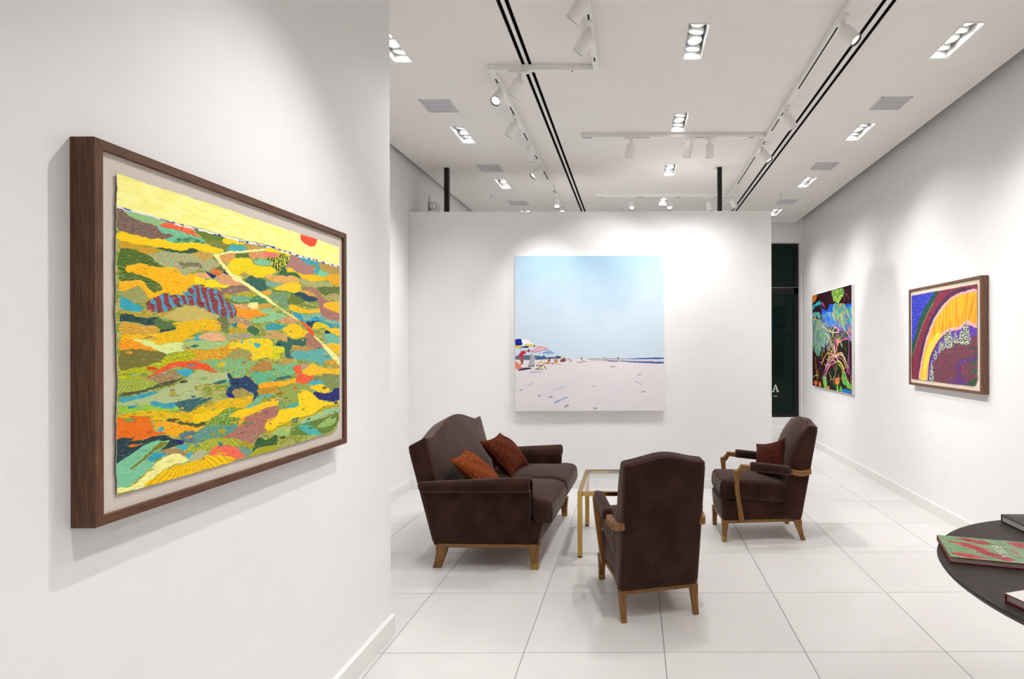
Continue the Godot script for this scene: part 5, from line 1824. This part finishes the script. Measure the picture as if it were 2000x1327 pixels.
func stretched(o: Node3D, w: float, h: float, d: float, art: Material):
	var st := mb()
	rbox(st, Transform3D(Basis(), Vector3(0, h / 2, d / 2)), Vector3(w / 2, h / 2, d / 2 - 0.0004), 0.003, 2, Vector3i(1, 1, 1))
	obj("stretcher", st, M.canvas_edge, o)
	obj("painted_canvas", picture(w - 0.005, h - 0.005, d, 1, 1, func(p: Vector3) -> Vector3: return p + Vector3(0, 0.0025, 0.0)), art, o)

func pictures():
	paint_landscape()
	var art := painted("landscape_paint", 0.55, 0.06)
	var o := thing("framed_painting", "large walnut-framed painting of yellow fields with a red sun, on the left wall", "painting", P(X_NEAR, 0.966, 1.692), PI / 2, "walnut framed pictures")
	framed(o, 1.03, 0.79, M.walnut, M.linen, art, 0.003, 0.0525, 0.928, 0.68, 3.0)
	paint_beach()
	art = painted("beach_paint", 0.6)
	o = thing("canvas_painting", "square canvas of a beach under a pale blue sky, on the partition", "painting", P(-0.42, 0.724, D_PART - 0.0005), 0.0)
	stretched(o, 1.379, 1.441, 0.04, art)
	paint_neon()
	art = painted("neon_paint", 0.5)
	o = thing("canvas_painting", "unframed dark canvas of tangled blue, green and pink plants, on the right wall", "painting", P(X_RIGHT - 0.0005, 0.8, 6.95), -PI / 2)
	stretched(o, 1.39, 1.18, 0.03, art)
	paint_arch()
	art = painted("arch_paint", 0.5)
	o = thing("framed_painting", "walnut-framed picture of a yellow arch over purple hills, on the right wall", "painting", P(X_RIGHT - 0.0005, 0.998, 4.396), -PI / 2, "walnut framed pictures")
	framed(o, 1.03, 0.795, M.walnut_light, M.cream_linen, art, -0.006, 0.05, 0.932, 0.692, 8.0)

# ------------------------------------------------------------------ table with books at the right edge
func book(n: String, label: String, at: Vector3, turn: float, size: Vector3, cover: Material, art: Material, inner: float) -> Node3D:
	# local: corner at the origin, x along the spine edge, z toward the viewer; pages show on the open sides
	var o := thing(n, label, "book", at, turn, "books on the round table")
	var st := mb()
	var b := 0.0022
	box(st, Vector3(0, 0, 0), Vector3(size.x, b, size.z), 0.0006)
	box(st, Vector3(0, size.y - b, 0), Vector3(size.x, size.y, size.z), 0.0006)
	box(st, Vector3(0, b, 0), Vector3(size.x, size.y - b, b), 0.0006)
	obj("cover", st, cover, o)
	st = mb()
	box(st, Vector3(inner, b, b), Vector3(size.x - inner, size.y - b, size.z - inner))
	obj("page_block", st, M.pages, o)
	if art != null:
		st = mb()
		st.set_smooth_group(-1)
		var e := 0.0006
		var y := size.y + 0.0003
		for q in [[e, e, 0, 0], [size.x - e, e, 1, 0], [size.x - e, size.z - e, 1, 1], [e, e, 0, 0], [size.x - e, size.z - e, 1, 1], [e, size.z - e, 0, 1]]:
			st.set_uv(Vector2(q[2], q[3]))
			st.add_vertex(Vector3(q[0], y, q[1]))
		obj("cover_print", st, art, o)
	return o

func round_table_and_books():
	var c := P(1.368, 0, 1.426)
	var R := 0.562
	var o := thing("round_table", "round dark stained oak table with art books on it", "table", c)
	var st := mb()
	var y := 0.74
	lathe(st, Transform3D(), PackedVector2Array([Vector2(0.0, y - 0.022), Vector2(R - 0.02, y - 0.022), Vector2(R - 0.006, y - 0.012), Vector2(R, y - 0.003)]), 96)
	st.set_smooth_group(2)
	lathe(st, Transform3D(), PackedVector2Array([Vector2(R, y - 0.003), Vector2(R - 0.002, y), Vector2(0.0, y)]), 96, false)
	obj("tabletop", st, M.dark_oak, o)
	st = mb()
	lathe(st, Transform3D(), PackedVector2Array([Vector2(0.0, 0.0), Vector2(0.26, 0.0), Vector2(0.26, 0.012), Vector2(0.09, 0.03), Vector2(0.045, 0.08), Vector2(0.045, 0.66), Vector2(0.12, y - 0.0222), Vector2(0.0, y - 0.0222)]), 48)
	obj("pedestal", st, M.black_steel, o)
	textured("pages", noise_tex(0.05, 40, Color(0.66, 0.64, 0.62), Color(0.8, 0.78, 0.76), 2), Vector3(2, 60, 2), 0.9)
	var red := mat("red_cloth", Color(0.5, 0.06, 0.07), 0.6)
	var gr := mat("green_cover", Color(0.5, 0.6, 0.45), 0.5)
	var bk := mat("black_cover", Color(0.07, 0.065, 0.075), 0.45)
	# green and red brushed cover with white lettering
	richness = 1.0
	canvas(640, 440, Color("8aa878"))
	wob = 3.0
	patch("86a578", "flat", "5f8a62", [-20, -20, 1020, -20, 1020, 1020, -20, 1020])
	for q in [["c83a3c", [60, 260, 240, 300, 330, 420, 400, 560, 320, 600, 220, 520, 130, 380]], ["b83040", [180, 60, 280, 60, 430, 130, 470, 240, 380, 300, 250, 200]], ["d04048", [30, 820, 150, 760, 260, 860, 320, 960, 160, 960, 60, 900]],
			["b82c3c", [290, 560, 420, 660, 560, 880, 480, 960, 380, 840, 280, 700]], ["c03444", [640, 60, 820, 60, 860, 260, 760, 320, 660, 220]], ["c83a48", [780, 620, 980, 560, 990, 860, 840, 820]]]:
		patch(q[0], "flat", "8a2430", q[1])
	for k in 420:
		var p := Vector2(rng.randf() * cw, rng.randf() * ch)
		var cc := img.get_pixelv(p)
		stroke(cc.lightened(0.3) if rng.randf() < 0.45 else cc.darkened(0.25), 2.0 + 4.0 * rng.randf(), PackedVector2Array([p, p + Vector2(20 + 30 * rng.randf(), 14.0 - 10.0 * rng.randf())]))
	var art := painted("green_red_print", 0.45)
	var g := book("art_book", "art book with a green and red cover, overhanging the table rim", P(0.912, 0.7405, 1.768), deg_to_rad(-16.5), Vector3(0.285, 0.0155, 0.192), red, art, 0.004)
	g.rotation.y = 0.0
	g.transform = book_frame(P(0.912, 0.7405, 1.768), P(0.854, 0.7405, 1.585))
	for q in [["BOBCA", 0.0, M.letter_white], ["IIICO", 0.034, M.letter_pale]]:
		lettering(g, q[0], 0.03, q[2], Vector3(), 0.0, false)
		var t: Node3D = g.get_child(g.get_child_count() - 1)
		t.transform = Transform3D(Basis(Vector3(0, 0, 1), Vector3(-1, 0, 0), Vector3(0, -1, 0)).inverse(), Vector3())
		t.transform = Transform3D(Basis(Vector3(0, 0, 1), Vector3(1, 0, 0), Vector3(0, 1, 0)), Vector3(0.142 + q[1], 0.0164, 0.108))
	# black book
	canvas(128, 128, Color("141218"))
	wob = 0.5
	patch("d8d09a", "flat", "b8b080", [240, 130, 980, 130, 980, 940, 240, 940])
	for k in 12:
		line("6a6870", 2.0, [90 + 60 * k, 60, 120 + 60 * k, 60])
	var art2 := painted("black_print", 0.4)
	var b := book("art_book", "thick black art book on the far side of the round table", P(1.222, 0.7405, 1.953), 0.0, Vector3(0.26, 0.0235, 0.3), bk, art2, 0.003)
	# white and red book
	canvas(128, 128, Color("ece6e2"))
	patch("d89a8c", "mix", "c87868", [330, -10, 1010, -10, 1010, 1010, 330, 1010])
	line("6a3030", 1.5, [330, 0, 330, 1000])
	var art3 := painted("white_print", 0.5)
	var w := book("art_book", "red cloth art book with a white and pink cover, nearest the viewer", P(0.849, 0.7405, 1.344), 0.0, Vector3(0.2, 0.0185, 0.26), red, art3, 0.004)
	w.transform = Transform3D(Basis(Vector3.UP, deg_to_rad(17.0)), P(0.873, 0.7405, 1.352)) * Transform3D(Basis(), Vector3(-0.024, 0, 0))

# corner at a, its short edge running towards b
func book_frame(a: Vector3, b: Vector3) -> Transform3D:
	var z := (b - a).normalized()
	return Transform3D(Basis(Vector3.UP.cross(z), Vector3.UP, z), a)
